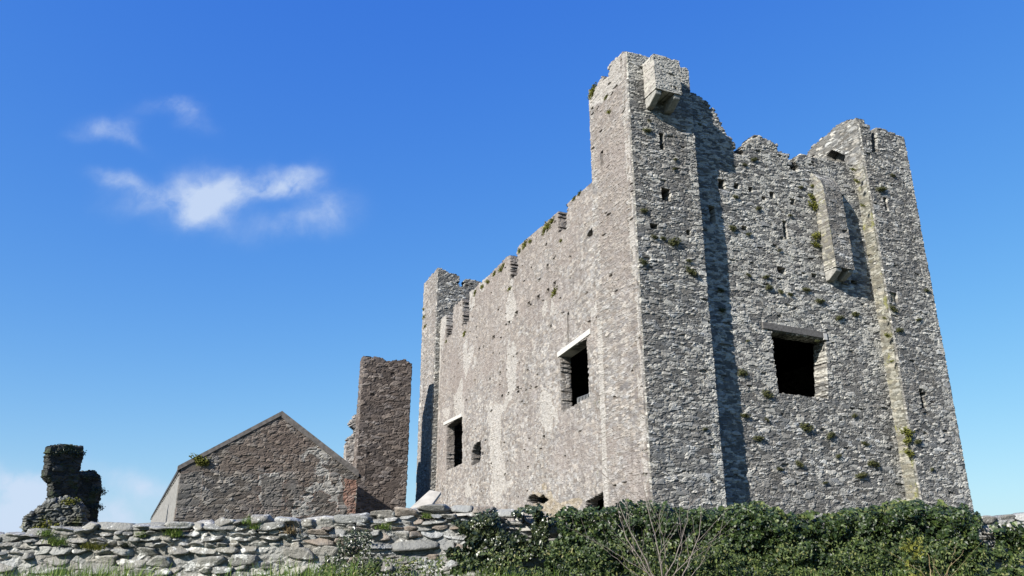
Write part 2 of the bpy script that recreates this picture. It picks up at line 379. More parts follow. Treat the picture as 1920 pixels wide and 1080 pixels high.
M_IVYD = leaf_mat('dark_ivy_leaf', [(0, (.018, .03, .014)), (.6, (.04, .06, .022)), (1, (.11, .13, .05))], .35, .6)
M_BRAM = leaf_mat('bramble_leaf', [(0, (.03, .05, .015)), (.5, (.08, .12, .03)), (.85, (.17, .21, .055)), (1, (.26, .24, .09))], .55, .3, .2)
M_GRASS = leaf_mat('grass_blade', [(0, (.10, .17, .03)), (.6, (.22, .36, .06)), (1, (.42, .46, .16))], .6, .2, .3)
M_TUFT = leaf_mat('tuft_leaf', [(0, (.05, .06, .02)), (.6, (.11, .12, .04)), (1, (.20, .19, .09))], .7, .2, .2)
M_MOSSY = leaf_mat('yellow_green_leaf', [(0, (.11, .12, .02)), (.6, (.22, .23, .04)), (1, (.36, .36, .09))], .7, .2, .25)
M_DRY = leaf_mat('dry_stalk', [(0, (.22, .15, .08)), (1, (.42, .34, .2))], .8, .1, .1)
M_TWIG = plain_mat('bare_twig', (.27, .23, .20), .7, 40, .3, .1)

# ------------------------------------------------------------------ ground
def gz(x, y):
    s = np.clip(y / 6.8, 0, 1); g = 1.2 * s * s * (3 - 2 * s)
    q = np.clip((y - 7.3) / .8, 0, 1); g = g + .55 * q * q * (3 - 2 * q)
    far = np.clip((np.hypot(x, y) - 90) / 120, 0, 1)
    return g + (fbm(x / 1.7 + 50, y / 1.7 + 50, 4) - .5) * .10 - far * 6 - .25 * np.clip(-x - 1, 0, 4) / 4 * s * 0
def build_ground():
    g_ = 12 * 1.12 ** np.arange(1, 43); ax = np.concatenate([-g_[::-1], np.linspace(-12, 12, 241), g_])
    X, Y = np.meshgrid(ax, ax, indexing='ij'); Z = gz(X, Y)
    K = np.arange(X.size).reshape(X.shape)
    f = np.stack([K[:-1, :-1], K[1:, :-1], K[1:, 1:], K[:-1, 1:]], -1).reshape(-1, 4)
    m, nt, b = newmat('grassy_ground'); tc = nt.nodes.new('ShaderNodeTexCoord'); ob = tc.outputs['Object']
    nt.links.new(ramp(nt, noise(nt, 1.3, 8, .7, ob), [(.3, (.022, .026, .012)), (.55, (.04, .048, .02)), (.75, (.07, .062, .038))]), b.inputs['Base Color'])
    b.inputs['Roughness'].default_value = .95
    o = mk('ground', np.stack([X, Y, Z], -1).reshape(-1, 3), f, m, True); tag(o, kind='structure')
build_ground()

# ------------------------------------------------------------------ castle
az = R(23)
UF = np.array([math.cos(az), math.sin(az)]); NF = np.array([math.sin(az), -math.cos(az)])     # front wall: along, outward
UL = np.array([-math.sin(az), math.cos(az)]); NL = np.array([-math.cos(az), -math.sin(az)])   # long left wall
d0 = px_dir(1218, 900); C0 = d0[:2] * (24.0 / d0[1])
ZB = 1.6
castle = empty('ruined_castle', (C0[0], C0[1], ZB), 'roofless grey stone castle block with corner turrets behind the low field wall', 'castle')
def pt(P, u, t): return np.array(P) + np.array(u) * t
W1, _ = unproj(1334, 640, C0, UF)                     # near turret width on the front
WL1, _ = unproj(1122, 640, C0, UL)                    # and on the long side
T2A, _ = unproj(1676, 640, C0, UF); T2B, _ = unproj(1765, 640, C0, UF)
REC = .58
CM = pt(C0, UL, REC)                                  # main front wall plane, set back
print('turret', W1, WL1, 'T2', T2A, T2B)
# --- near corner turret
zt1 = unproj(1230, 150, C0, UF)[1] + .8
t1 = [(1171, 96), (1190, 101), (1204, 104), (1240, 112), (1272, 120), (1277, 128), (1291, 128), (1296, 140)]
slab('corner_turret', M_FRONT, C0, UF, NF, .04, W1,  ZB, 21, .5, top=PX(t1, C0, UF), seed=11, parent=castle, mark=lambda T, Z, r: np.where((Z + fbm(T / .8, Z / .8, 4) * 1.6 > zt1) | (r > .84) | ((T > W1 - .35) & (r > .4)), 2., np.where((r < .4) & (fbm(T / 2.2, Z / .9, 90, 4) > .53), 3., 0.)), relief=.042,
     pits=[rect(1240, 265, 5, 25, C0, UF), rect(1248, 366, 12, 20, C0, UF), rect(1225, 425, 10, 7, C0, UF), rect(1290, 437, 5, 8, C0, UF),
           rect(1352, 660, 6, 6, C0, UF)])['label'] = 'front face of the near turret, dark slate rubble'
t1l = [(1172, 96), (1160, 106), (1144, 121), (1143.5, 143), (1134, 150), (1128, 143), (1122, 160), (1114, 168), (1106, 168)]
def mark_tl(T, Z): return np.where(Z + fbm(T / .8, Z / .8, 4) * 1.6 > zt1, 2., 0.) + np.where((T > WL1 - .35 + .2 * (fbm(T / .3, Z / .5, 9) - .5)) & (Z < 9.5), 2., 0.) + np.where((fbm(T / 2.0, Z / 2.4, 67, 4) + (Z - 9) * .06 > .56) & (Z + fbm(T / .8, Z / .8, 4) * 1.6 <= zt1) & (T > .35) & (T < WL1 - .4), 4., 0.) + np.where((T < .35) & (fbm(T / .2, Z / .5, 3) > .45), 2., 0.)
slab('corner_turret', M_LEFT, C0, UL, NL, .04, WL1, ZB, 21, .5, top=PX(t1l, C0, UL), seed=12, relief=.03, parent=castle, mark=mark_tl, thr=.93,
     pits=[rect(1129, 297, 3.5, 24, C0, UL)], openings=[PX([(1150, 960), (1098, 960), (1104, 935), (1118, 932), (1137, 915), (1141, 935)], C0, UL)] and [])['label'] = 'sunlit side of the near turret, pale rubble'
zt = unproj(1230, 110, C0, UF)[1]
slab('turret_inner_wall', M_FRONT, pt(C0, UF, W1), UL, UF, .5, WL1, 9.0, zt - .8, .45, seed=13, rt=.1, rz=.07, top=[(0, zt - .2), (WL1 * .5, zt - .6), (WL1, zt - 1)], parent=castle)
slab('turret_inner_wall', M_FRONT, pt(C0, UL, WL1 - .02), UF, -NF, .5, W1, 9.0, zt, .45, seed=14, rt=.1, rz=.07, top=[(0, zt - 2.0), (W1, zt - 1.2)], parent=castle)
# --- main front wall
def mark_m(T, Z, r):      # pale lichened stones, thickest in the upper part, and darker weathered bands
    w = Z + 7 * (fbm(T / 1.6, Z / 1.2, 88, 4) - .5)
    return np.where((r > .5) & (w > 7.5), 2., np.where((r > .86), 2., np.where((r < .45) & (fbm(T / 2.2, Z / .9, 89, 4) > .54), 3., 0.)))
tm = [(1290, 172), (1311, 180), (1324, 191), (1328, 203), (1341, 212), (1349, 227), (1357, 248), (1373, 263), (1375, 288), (1390, 294), (1391, 278), (1398, 269),
      (1410, 263), (1418, 252), (1429, 259), (1454, 267), (1459, 283), (1476, 290), (1481, 318), (1493, 321), (1494, 296), (1504, 291), (1530, 296), (1600, 310), (1640, 318)]
win_f = PX([(1444, 620), (1548, 637), (1552, 749), (1526, 745), (1458, 738)], CM, UF)
HM = [(1335, 402, 6, 26), (1352, 346, 8, 14), (1380, 350, 6, 9), (1407, 356, 5, 7), (1447, 366, 6, 9), (1485, 379, 5, 9), (1471, 431, 5, 27), (1464, 507, 10, 9),
      (1525, 517, 6, 5), (1600, 530, 6, 6), (1431, 372, 5, 6), (1395, 428, 6, 6)]
slab('front_wall', M_FRONT, CM, UF, NF, W1 - .2, T2A + .2, ZB, 20, .62, top=PX(tm, CM, UF), openings=[win_f], seed=21, parent=castle, relief=.042, mark=mark_m,
     pits=[rect(*h, CM, UF) for h in HM])
# --- right front turret
t2 = [(1598, 226), (1607, 229), (1620, 236), (1629, 250), (1634, 282), (1639, 284), (1634.5, 245), (1645, 238), (1670, 246), (1686, 256), (1691, 268)]
t2p = PX(t2, C0, UF)
topt2 = [(T2A - .1, t2p[0][1])] + [p for p in t2p]
nt_a = unproj(1631, 262, C0, UF)[0]; nt_b = unproj(1639, 262, C0, UF)[0]; nz_ = unproj(1636, 284, C0, UF)[1]
slab('corner_turret', M_FRONT, C0, UF, NF, T2A + .04, T2B, ZB, 20, .5, top=[(T2A - .1, t2p[0][1]), (nt_a - .5, t2p[1][1]), (nt_b + .6, t2p[8][1]), (T2B - .15, t2p[9][1]), (T2B, t2p[10][1])],
     seed=31, parent=castle, relief=.042, mark=lambda T, Z, r: np.where((r > .82) | ((T > T2B - .5) & (r > .35)), 2., np.where((r < .4) & (fbm(T / 2.2, Z / .9, 91, 4) > .53), 3., 0.)), openings=[PX([(1624, 212), (1642, 212), (1643, 240), (1645, 286), (1634, 286), (1631, 245)], C0, UF)], pits=[rect(1660, 383, 4, 20, C0, UF), rect(1675, 558, 9, 16, C0, UF), rect(1729, 747, 5, 30, C0, UF), rect(1628, 291, 5, 6, C0, UF), rect(1731, 738, 8, 5, C0, UF)])['label'] = 'front face of the far right turret, dark slate rubble'
PT2 = pt(C0, UF, T2A)
ts = [(1600, 226), (1590, 227), (1573, 233), (1532, 268), (1516, 284), (1512, 294)]
tsp = PX(ts, PT2, UL); D2 = max(p[0] for p in tsp)
print('turret2 depth', D2, tsp)
op = PX([(1552, 300), (1552, 290), (1560, 281), (1585, 292), (1583, 304)], PT2, UL)
slab('corner_turret', M_FRONTY, PT2, UL, -UF, .04, REC + .02, ZB, unproj(1610, 300, PT2, UL)[1] - .05, .45, seed=33, relief=.03, parent=castle)['label'] = 'yellow lichened side strip of the far right turret'
slab('corner_turret', M_FRONT, PT2, UL, -UF, .04, D2, unproj(1610, 300, PT2, UL)[1] - 1.2, 20, .45, top=tsp, openings=[], pits=[op], seed=34, relief=.035, parent=castle)['label'] = 'upper left side of the far right turret'
slab('corner_turret', M_FRONT, pt(C0, UF, T2B), UL, UF, 0, 3.0, ZB, t2p[9][1], .45, seed=35, rt=.1, rz=.06, parent=castle, top=[(0, t2p[9][1]), (.5, t2p[9][1]), (.8, t2p[9][1] - 1.6), (3, t2p[9][1] - 2)])
slab('turret_inner_wall', M_FRONT, pt(C0, UL, D2), UF, -NF, T2A + .4, T2B - .1, 8, t2p[9][1] - 1.9, .45, seed=36, rt=.1, rz=.07, parent=castle)
# --- long left wall
CL = pt(C0, -NL, .04)
tl = [(1120, 316), (1108, 327), (1085, 346), (1064, 367), (1063, 430), (1048, 437), (1047, 387), (1020, 412), (971, 464), (970, 516), (958, 525), (957, 477), (930, 503), (903, 530), (881, 549), (880, 603),
      (868, 612), (867, 561), (850, 576), (849, 626), (838, 635), (837, 590), (800, 624)]
win1 = PX([(1050, 667), (1101, 634), (1106, 743), (1054, 775)], CL, UL)
win2 = PX([(837.5, 799), (867, 779), (867, 869), (837.5, 883)], CL, UL)
hole = PX([(884, 874), (884, 848), (888, 836), (894, 829), (902, 826), (902, 850), (900, 866)], CL, UL)
HL = [(1040, 533, 4, 8), (1028, 545, 3, 7), (1010, 558, 4, 7), (992, 571, 4, 7), (969, 588, 4, 7), (1027, 500, 3, 7), (971, 728, 4, 5), (972, 735, 3, 3), (942, 743, 3, 4), (955, 605, 3, 5),
      (926, 633, 3, 5), (938, 700, 2, 4), (899, 655, 2, 4), (1020, 820, 3, 5), (905, 850, 2, 4), (1033, 612, 3, 4)]
crack = PX([(1066.5, 585), (1064, 590), (1065, 640), (1067.5, 640)], CL, UL)
tilted = PX([(1101, 444), (1104, 436), (1111, 428), (1111, 440), (1106, 445)], CL, UL)
base1 = PX([(988, 940), (992, 930), (1000, 925), (1010, 931), (1019, 925), (1024, 933), (1030, 938), (1020, 945), (1000, 945)], CL, UL)
base2 = PX([(1096, 960), (1100, 938), (1115, 930), (1130, 921), (1139, 914), (1142, 935), (1142, 962)], CL, UL)
L3 = pt(C0, NL, .28)
S3, _ = unproj(811, 780, L3, UL)
print('far turret at', S3)
def mark_l(T, Z):
    a = fbm(T / 2.5, Z / 1.5, 77)
    m = np.where((Z < 5.5) & (a > .62) & (T < 9), 1., 0.)
    m = np.where((fbm(T / 3.5, Z / 2.2, 66, 4) + (Z - 7) * .045 > .57), 4., m)
    return np.where((fbm(T / 1.8, Z / 2.2, 71, 4) > .66), 2., m)
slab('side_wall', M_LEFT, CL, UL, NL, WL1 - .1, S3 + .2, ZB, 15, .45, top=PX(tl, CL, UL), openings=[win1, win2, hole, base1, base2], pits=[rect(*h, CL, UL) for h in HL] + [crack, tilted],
     seed=41, relief=.026, rt=.046, rz=.034, parent=castle, mark=mark_l, cl=.155, ch=.088, thr=.97, sharp=4, gaps=.012)
# --- far left turret
S3E, _ = unproj(786, 780, L3, UL)
P3 = pt(L3, UL, S3)
t3 = [(823, 500), (818, 508), (808, 518), (800, 527), (793, 536), (789, 538)]
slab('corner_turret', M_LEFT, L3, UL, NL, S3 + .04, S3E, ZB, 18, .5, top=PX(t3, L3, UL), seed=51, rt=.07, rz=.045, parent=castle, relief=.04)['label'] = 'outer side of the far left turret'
t3n = [(818, 501), (824, 503), (829, 507), (845, 512), (862, 517), (862.5, 535), (870, 537), (870.5, 522), (885, 524), (901, 529)]
t3np = PX(t3n, P3, UF)
slab('corner_turret', M_FRONT, P3, UF, NF, .04, t3np[-1][0], ZB, 18, .5, top=t3np, seed=52, rt=.06, rz=.045, parent=castle, openings=[PX([(861, 500), (870.5, 500), (870.5, 538), (861, 537)], P3, UF)])['label'] = 'near side of the far left turret with one crenel'
slab('turret_inner_wall', M_FRONT, pt(L3, UL, S3E), UF, -NF, 0, t3np[-1][0], ZB, t3np[3][1] - .3, .45, seed=53, rt=.15, rz=.1, parent=castle)
slab('turret_inner_wall', M_FRONT, pt(P3, UF, t3np[-1][0]), UL, UF, 0, S3E - S3, 8, t3np[3][1] - .3, .45, seed=54, rt=.15, rz=.1, parent=castle)
# --- the walls behind, plus added slabs that darken the roofless interior
slab('rear_wall', M_FRONT, pt(C0, UL, S3E - .4), UF, -NF, 2.2, T2B, ZB, 13, .7, seed=61, rt=.2, rz=.12, parent=castle)
slab('side_wall', M_FRONT, pt(C0, UF, T2B - .3), UL, UF, REC + 2, S3E - .4, ZB, 13, .7, seed=62, rt=.2, rz=.12, parent=castle)['label'] = 'long side wall out of the sun'
zf = win_f[0][1] + .55
o = obox('interior_shade_slab', M_DARK, C0, UF, NF, .6, T2B - .6, -S3 + .4, -REC - .6, zf, zf + .4, parent=castle, bev=0)  # added slab above the windows, shuts the sky light out
o = obox('interior_shade_wall', M_DARK, C0, UF, NF, .7, T2B - .6, -9.2, -8.6, ZB, zf - .02, parent=castle, bev=0)  # added cross walls, here and below, keep the window openings dark
o = obox('interior_shade_wall', M_DARK, C0, UF, NF, 6.3, 6.9, -8.4, -3.6, ZB, zf - .02, parent=castle, bev=0)
# --- lintels
def lintel(P, u, n, pa, pb, h, mat, proud, back=.5):
    ta, za = unproj(*pa, P, u); tb, zb = unproj(*pb, P, u)
    if ta > tb: ta, za, tb, zb = tb, zb, ta, za
    c = []
    for hh in (0, h):
        for t, z, d in ((ta, za, proud), (tb, zb, proud), (tb, zb, -back), (ta, za, -back)):
            c.append((P[0] + u[0] * t + n[0] * d, P[1] + u[1] * t + n[1] * d, z - h + hh))
    V, f = box_mesh(c)
    if np.array([u[1], -u[0]]) @ np.array(n) < 0: f = f[:, ::-1]
    o = mk('lintel', V, f, mat); m = o.modifiers.new('b', 'BEVEL'); m.width = .015; m.segments = 2; setp(o, castle); return o
lintel(CM, UF, NF, (1427, 604), (1547, 624), .25, M_TIMBER, .08)['label'] = 'grey beam over the front window'
o = obox('lintel', M_LINTEL, CM, UF, NF, unproj(1541, 630, CM, UF)[0], unproj(1548, 630, CM, UF)[0], -.1, .085, unproj(1544, 638, CM, UF)[1], unproj(1544, 626, CM, UF)[1], parent=castle)
o['label'] = 'white end block of the front window beam'
lintel(CL, UL, NL, (1108, 616), (1047, 661), .21, M_LINTEL, .06)['label'] = 'white lintel over the larger side window'
lintel(CL, UL, NL, (867, 775), (833, 792), .18, M_LINTEL, .06)['label'] = 'white lintel over the smaller side window'
M_JAMB = stone_mat('sunlit_jamb_stone', [(0, (.32, .27, .23)), (.5, (.46, .40, .34)), (1, (.62, .56, .49))], (.22, .18, .15), lamt=.3)  # pinkish stone, lightened in its colour for the sunlit reveal
slab('window_jamb', M_JAMB, pt(CM, UF, win_f[1][0] + .02), UL, -UF, .03, .6, win_f[2][1] + .02, win_f[1][1] - .02, .06, seed=141, parent=castle, cl=.2, ch=.09, relief=.04)['label'] = 'pinkish splayed side of the front window, painted as sunlit'
# --- railing in the larger side window
def tubes(segs, r, sides=5):
    V = []; Fq = []; b = 0
    for a, c, ra, rb in segs:
        a = np.array(a, float); c = np.array(c, float); d = c - a; L = np.linalg.norm(d)
        if L < 1e-6: continue
        d /= L; s = np.cross(d, [0, 0, 1.] if abs(d[2]) < .9 else [1., 0, 0]); s /= np.linalg.norm(s); t = np.cross(d, s)
        for k in range(sides):
            an = 2 * math.pi * k / sides; o = s * math.cos(an) + t * math.sin(an); V.append(a + o * ra * r)
        for k in range(sides):
            an = 2 * math.pi * k / sides; o = s * math.cos(an) + t * math.sin(an); V.append(c + o * rb * r)
        for k in range(sides): Fq.append([b + k, b + (k + 1) % sides, b + sides + (k + 1) % sides, b + sides + k])
        b += 2 * sides
    return np.array(V), np.array(Fq)
ta, za = unproj(1072, 752, CL, UL); tb, zb = unproj(1105, 741, CL, UL)
segs = []
def q3(t, z): p = pt(CL, UL, t) - NL * .35; return (p[0], p[1], z)
z0r = za - .45
tlo, thi = min(ta, tb) - .05, max(ta, tb) + .2
for k in range(15):
    t = tlo + (thi - tlo) * k / 14; segs.append((q3(t, z0r + .1), q3(t, z0r + .62), 1, 1))
segs += [(q3(tlo, z0r + .62), q3(thi, z0r + .62), 1.3, 1.3), (q3(tlo, z0r + .14), q3(thi, z0r + .14), 1.3, 1.3)]
V, f = tubes(segs, .014); setp(mk('window_railing', V, f, M_RAIL, True), castle)

# --- box machicolations (closed boxes of rubble on corbels)
def machicolation(P, u, n, prof, ta, tb, mat_f, mat_s, seed, name='box_machicolation'):
    """prof: list of (z, projection) from bottom to top; front follows the profile"""
    zs = [p[0] for p in prof]
    lean = lambda T, Z: np.interp(Z, zs, [p[1] for p in prof])
    a = slab(name, mat_f, P, u, n, ta - .02, tb, zs[0], zs[-1], .0, mark=(lambda T, Z: 2. + 0 * T) if seed == 71 else None, seed=seed, lean=lean, parent=castle, relief=.035, rt=.045)
    for tt, nn, mt in ((ta, -u, mat_s), (tb, u, mat_f)):
        Q = pt(P, u, tt)
        dmax = max(p[1] for p in prof)
        # side cheeks: along n from the wall outward, limited by the profile
        zz = np.array(zs); pj = np.array([p[1] for p in prof])
        nt_, nz_2 = 16, int((zs[-1] - zs[0]) / .04)
        G = np.linspace(0, 1, nt_ + 1); Z = np.linspace(zs[0], zs[-1], nz_2 + 1)
        GG, ZZ = np.meshgrid(G, Z, indexing='ij'); Dd = GG * np.interp(ZZ, zz, pj) + GG * .03
        e, sx, sz, r1, r2 = stones(Dd, ZZ, .24, .1, seed + 5 + int(tt * 3))
        j = np.clip(e * 3.2, 0, 1); h = .03 * j * (.5 + r1)
        V = np.stack([Q[0] + n[0] * Dd + nn[0] * h, Q[1] + n[1] * Dd + nn[1] * h, ZZ], -1).reshape(-1, 3)
        K = np.arange(V.shape[0]).reshape(GG.shape); f = np.stack([K[:-1, :-1], K[1:, :-1], K[1:, 1:], K[:-1, 1:]], -1).reshape(-1, 4)
        at = np.stack([r1, j, r2, 0 * j + (2 if seed == 71 else 0)], -1).reshape(-1, 4)
        o = mk('cheek', V, f, mt, False, at); o.parent = a; o.matrix_parent_inverse = Matrix.Identity(4)
    return a
# near one, on the near turret
ma, _ = unproj(1207, 150, C0, UF)
def solve_proj(P, u, n, t, x, y):
    best = None
    for e in np.linspace(0.05, 2, 196):
        tt, z = unproj(x, y, pt(P, n, e), u)
        if best is None or abs(tt - t) < best[0]: best = (abs(tt - t), e, z)
    return best[1], best[2]
e1, z_lo = solve_proj(C0, UF, NF, ma, 1230, 166)
mb, _ = unproj(1277, 180, pt(C0, NF, e1), UF)
_, z_hi = unproj(1250, 108, pt(C0, NF, e1), UF)
print('machicolation 1', ma, mb, e1, z_lo, z_hi)
a = machicolation(C0, UF, NF, [(z_lo, e1), (z_hi, e1)], ma, mb, M_FRONT, M_LEFT, 71); a['label'] = 'pale box machicolation at the top of the near turret'
obox('box_roof', M_FRONT, C0, UF, NF, ma + .02, mb - .02, 0, e1 - .02, z_hi - .25, z_hi - .1, parent=castle, bev=0)
def corbel(P, u, n, ta, tb, proj, z, h, mat, name='corbel'):
    pr = [(-.05, z), (-.05, z - h), (proj * .3, z - h), (proj * .95, z - h * .35), (proj, z)]
    V = []; 
    for t in (ta, tb):
        for d, zz in pr: V.append((P[0] + u[0] * t + n[0] * d, P[1] + u[1] * t + n[1] * d, zz))
    k = len(pr); fq = np.array([[i, (i + 1) % k, (i + 1) % k + k, i + k] for i in range(k)])
    o = mk(name, V, [fq, np.array([list(range(k))[::-1]]), np.array([[i + k for i in range(k)]])], mat)
    m = o.modifiers.new('b', 'BEVEL'); m.width = .03; m.segments = 2; return setp(o, castle)
corbel(C0, UF, NF, ma, ma + .26, e1 - .02, z_lo - .01, .42, M_FLAG); corbel(C0, UF, NF, mb - .28, mb, e1 - .02, z_lo - .01, .42, M_FLAG)
# tall raked one on the main wall, beside the right turret
mc, _ = unproj(1540, 470, CM, UF)
e2, z2lo = solve_proj(CM, UF, NF, mc, 1568, 500)
md, _ = unproj(1600, 500, pt(CM, NF, e2), UF)
_, z2a = unproj(1540, 425, CM, UF); _, z2b = unproj(1530, 338, CM, UF)
print('machicolation 2', mc, md, e2, z2lo, z2a, z2b)
a = machicolation(CM, UF, NF, [(z2lo, e2), (unproj(1540, 362, CM, UF)[1], e2 * .86), (unproj(1540, 350, CM, UF)[1], e2 * .7), (unproj(1530, 328, CM, UF)[1], .03)], mc, md, M_FRONT, M_FRONTY, 75); a['label'] = 'tall raked machicolation beside the right turret'
corbel(CM, UF, NF, mc, mc + .3, e2 - .02, z2lo - .01, .38, M_FLAG); corbel(CM, UF, NF, md - .25, md, e2 - .02, z2lo - .01, .3, M_FLAG)
# cap stones bedded loosely along broken tops
# ------------------------------------------------------------------ stack behind the barn
YP = 42.5
dp = px_dir(762, 900); PR = dp[:2] * (YP / dp[1]); 
wl_, _ = unproj(672, 830, PR, UF); PLs = pt(PR, UF, wl_); wp = -wl_
pil = empty('stone_stack', (PLs[0], PLs[1], ZB), 'tall narrow brown stone chimney stack between the gable and the castle', 'ruin')
zt_ = unproj(725, 671, PLs, UF)[1]
def leanp(T, Z): return -0. * Z
slab('shaft', M_BROWN, PLs, UF, NF, -.02, wp, ZB, zt_ + .3, .5, top=[(0, zt_ + .02), (wp * .3, zt_ - .12), (wp * .6, zt_ - .08), (wp, zt_ - .2)], seed=81, rt=.065, rz=.045, cl=.36, ch=.16, relief=.06, parent=pil)
slab('shaft', M_BROWN, PLs, UL, NL, -.02, .8, ZB, zt_ + .1, .5, seed=82, rt=.065, rz=.045, cl=.3, ch=.16, parent=pil, top=[(0, zt_ - .05), (.8, zt_ - .1)])['label'] = 'narrow sunlit side of the stack'
slab('shaft', M_BROWN, pt(PLs, UF, wp), UL, UF, 0, .8, ZB, zt_ - .2, .3, seed=83, rt=.15, rz=.1, parent=pil)
slab('shaft', M_BROWN, pt(PLs, UL, .8), UF, -NF, 0, wp, ZB, zt_ - .2, .3, seed=84, rt=.15, rz=.1, parent=pil)
Q = pt(PLs, UL, .85)
slab('wall_stub', M_LEFT, Q, UF, NF, unproj(649, 850, Q, UF)[0], .3, ZB, unproj(655, 800, Q, UF)[1] + .8, .6, top=PX([(645, 850), (651, 836), (653, 815), (660, 812), (661, 780), (690, 770)], Q, UF), seed=85, rt=.08, rz=.05, cl=.3, ch=.14, parent=pil)
slab('wall_stub', M_BROWN, Q, UF, NF, wp - .3, wp + .17, ZB, unproj(762, 835, Q, UF)[1], .6, seed=86, rt=.08, rz=.05, cl=.3, ch=.14, parent=pil)

# ------------------------------------------------------------------ barn with stone gable
YG = 34.0
dg = px_dir(333, 930); PG = dg[:2] * (YG / dg[1])
barn = empty('stone_barn', (PG[0], PG[1], ZB), 'low stone farm building with a blank pointed gable left of the castle', 'barn')
gp = PX([(335, 876), (528, 777), (669, 888)], PG, UF)
wg = unproj(668, 930, PG, UF)[0]
zel, zap, zer = gp[0][1], gp[1][1], gp[2][1]; tap = gp[1][0]
print('barn', wg, zel, zap, zer, tap)
redq = PX([(645, 897), (668, 900), (668, 965), (648, 962), (642, 930)], PG, UF)
blk = PX([(484, 888), (540, 884), (538, 955), (484, 957)], PG, UF)
blk_in = PX([(490, 896), (530, 893), (528, 955), (490, 957)], PG, UF)
pale = PX([(560, 850), (600, 830), (640, 880), (632, 965), (545, 968), (555, 930), (590, 900)], PG, UF)
brn = PX([(420, 850), (528, 790), (600, 860), (570, 930), (545, 880), (470, 880), (400, 890)], PG, UF)
quo = PX([(330, 890), (390, 880), (385, 940), (330, 975)], PG, UF)
def mark_g(T, Z):
    t = T + (fbm(T / .5, Z / .5, 7) - .5) * .5; z = Z + (fbm(T / .5, Z / .5, 8) - .5) * .5
    m = np.zeros(T.shape)
    m[inpoly(t, z, brn)] = 4; m[inpoly(t, z, pale) & (fbm(T / .5, Z / .4, 19) > .5)] = 2
    ring = inpoly(T, Z, blk) & ~inpoly(T, Z, blk_in); m[inpoly(T, Z, blk_in)] = 3; m[ring & (fbm(T / .4, Z / .3, 23) > .42)] = 2
    m[inpoly(t * .5 + T * .5, Z, redq)] = 1; m[inpoly(T, Z, quo) & (T < .9)] = 3
    return m
slab('gable_wall', M_GABLE, PG, UF, NF, 0, wg, ZB, zap + .1, .5, top=[(0, zel), (tap, zap), (wg, zer)], rag=0, seed=91, rt=.055, rz=.04, cl=.30, ch=.13, relief=.05, mark=mark_g, parent=barn)
LB = 56
az_b = R(25); UL_ = UL; UL = np.array([-math.sin(az_b), math.cos(az_b)]); NL_ = NL; NL = np.array([-math.cos(az_b), -math.sin(az_b)])
slab('side_wall', M_RENDER, PG, UL, NL, .05, LB, ZB, zel - .12, .5, seed=92, rt=.4, rz=.15, relief=.02, parent=barn)
slab('side_wall', M_GABLE, pt(PG, UF, wg), UL, UF, .05, 18, ZB, zer - .12, .5, seed=93, rt=.3, rz=.12, parent=barn)['label'] = 'shaded side wall'
def roofplane(name, ta, za, tb, zb, y0, y1, th, mat, seed):
    # slab along the slope, parts of the barn; y0,y1 along UL
    c = []
    for dz in (-th, 0):
        for t, z, s in ((ta, za, y0), (tb, zb, y0), (tb, zb, y1), (ta, za, y1)):
            p = pt(pt(PG, UF, t), UL, s); c.append((p[0], p[1], z + dz))
    V, f = box_mesh(c); return setp(mk(name, V, f, mat), barn)
sl1 = (zap - zel) / tap; sl2 = (zap - zer) / (wg - tap)
roofplane('roof_slope', -.08, zel - .08 * sl1 + .12, tap, zap + .12, .25, LB, .12, M_ROOF, 1)
roofplane('roof_slope', tap, zap + .12, wg + .25, zer - .25 * sl2 + .12, .25, 18, .12, M_ROOF, 2)
roofplane('verge', -.15, zel - .15 * sl1 + .15, tap - .002, zap + .15, -.08, .28, .20, M_VERGE, 1)
roofplane('verge', tap + .002, zap + .15, wg + .03, zer - .03 * sl2 + .15, -.08, .28, .30, M_VERGE, 2)
s_ = []; p = pt(PG, UF, -.09)
a0 = pt(p, UL, -.05); a1 = pt(p, UL, LB); zgut = zel - .3 * sl1 + .02
V, f = tubes([((a0[0], a0[1], zgut), (a1[0], a1[1], zgut), 1, 1)], .035, 8); setp(mk('gutter', V, f, M_ROOF, True), barn)

UL, NL = UL_, NL_
# ------------------------------------------------------------------ ivied stump, far left
u_s = np.array([.6, .8]); n_s = np.array([.8, -.6])
ds = px_dir(95, 900); PS = ds[:2] * (38 / ds[1])
st = empty('ruined_stump', (PS[0], PS[1], ZB), 'dark ivy-topped stump of a ruined tower on a rubble base at far left', 'ruin')
def lumpy(name, P, u, n, outline, th, mat, seed, **k):
    pts = PX(outline, P, u); ts_ = [p[0] for p in pts]; zs_ = [p[1] for p in pts]
    return slab(name, mat, P, u, n, min(ts_) - .1, max(ts_) + .1, min(zs_) - .1, max(zs_) + .1, th, seed=seed, parent=st, rt=.07, rz=.05, cl=.35, ch=.15, relief=.1,
                openings=[], top=None, **k), pts
def polywall(name, P, u, n, outline, th, mat, seed, relief=.09, cl=.36, ch=.16, parent=None, **k):
    pts = PX(outline, P, u); ts_ = [p[0] for p in pts]; zs_ = [p[1] for p in pts]
    big = [(min(ts_) - 2, min(zs_) - 2), (max(ts_) + 2, min(zs_) - 2), (max(ts_) + 2, max(zs_) + 2), (min(ts_) - 2, max(zs_) + 2)]
    # keep only the inside: cut a ring made of the big frame joined to the outline
    ring = big + [big[0]] + pts + [pts[0]]
    return slab(name, mat, P, u, n, min(ts_) - .1, max(ts_) + .1, min(zs_) - .1, max(zs_) + .1, th, seed=seed, parent=parent, rt=.06, rz=.05, cl=cl, ch=ch, relief=relief, openings=[ring], **k)
polywall('tower_fragment', PS, u_s, n_s, [(93, 838), (120, 834), (155, 840), (152, 862), (144, 900), (140, 985), (92, 985), (97, 945), (98, 905), (86, 893), (92, 870)], .5, M_DARK, 95, parent=st)
PS2 = pt(PS, n_s, -.2)
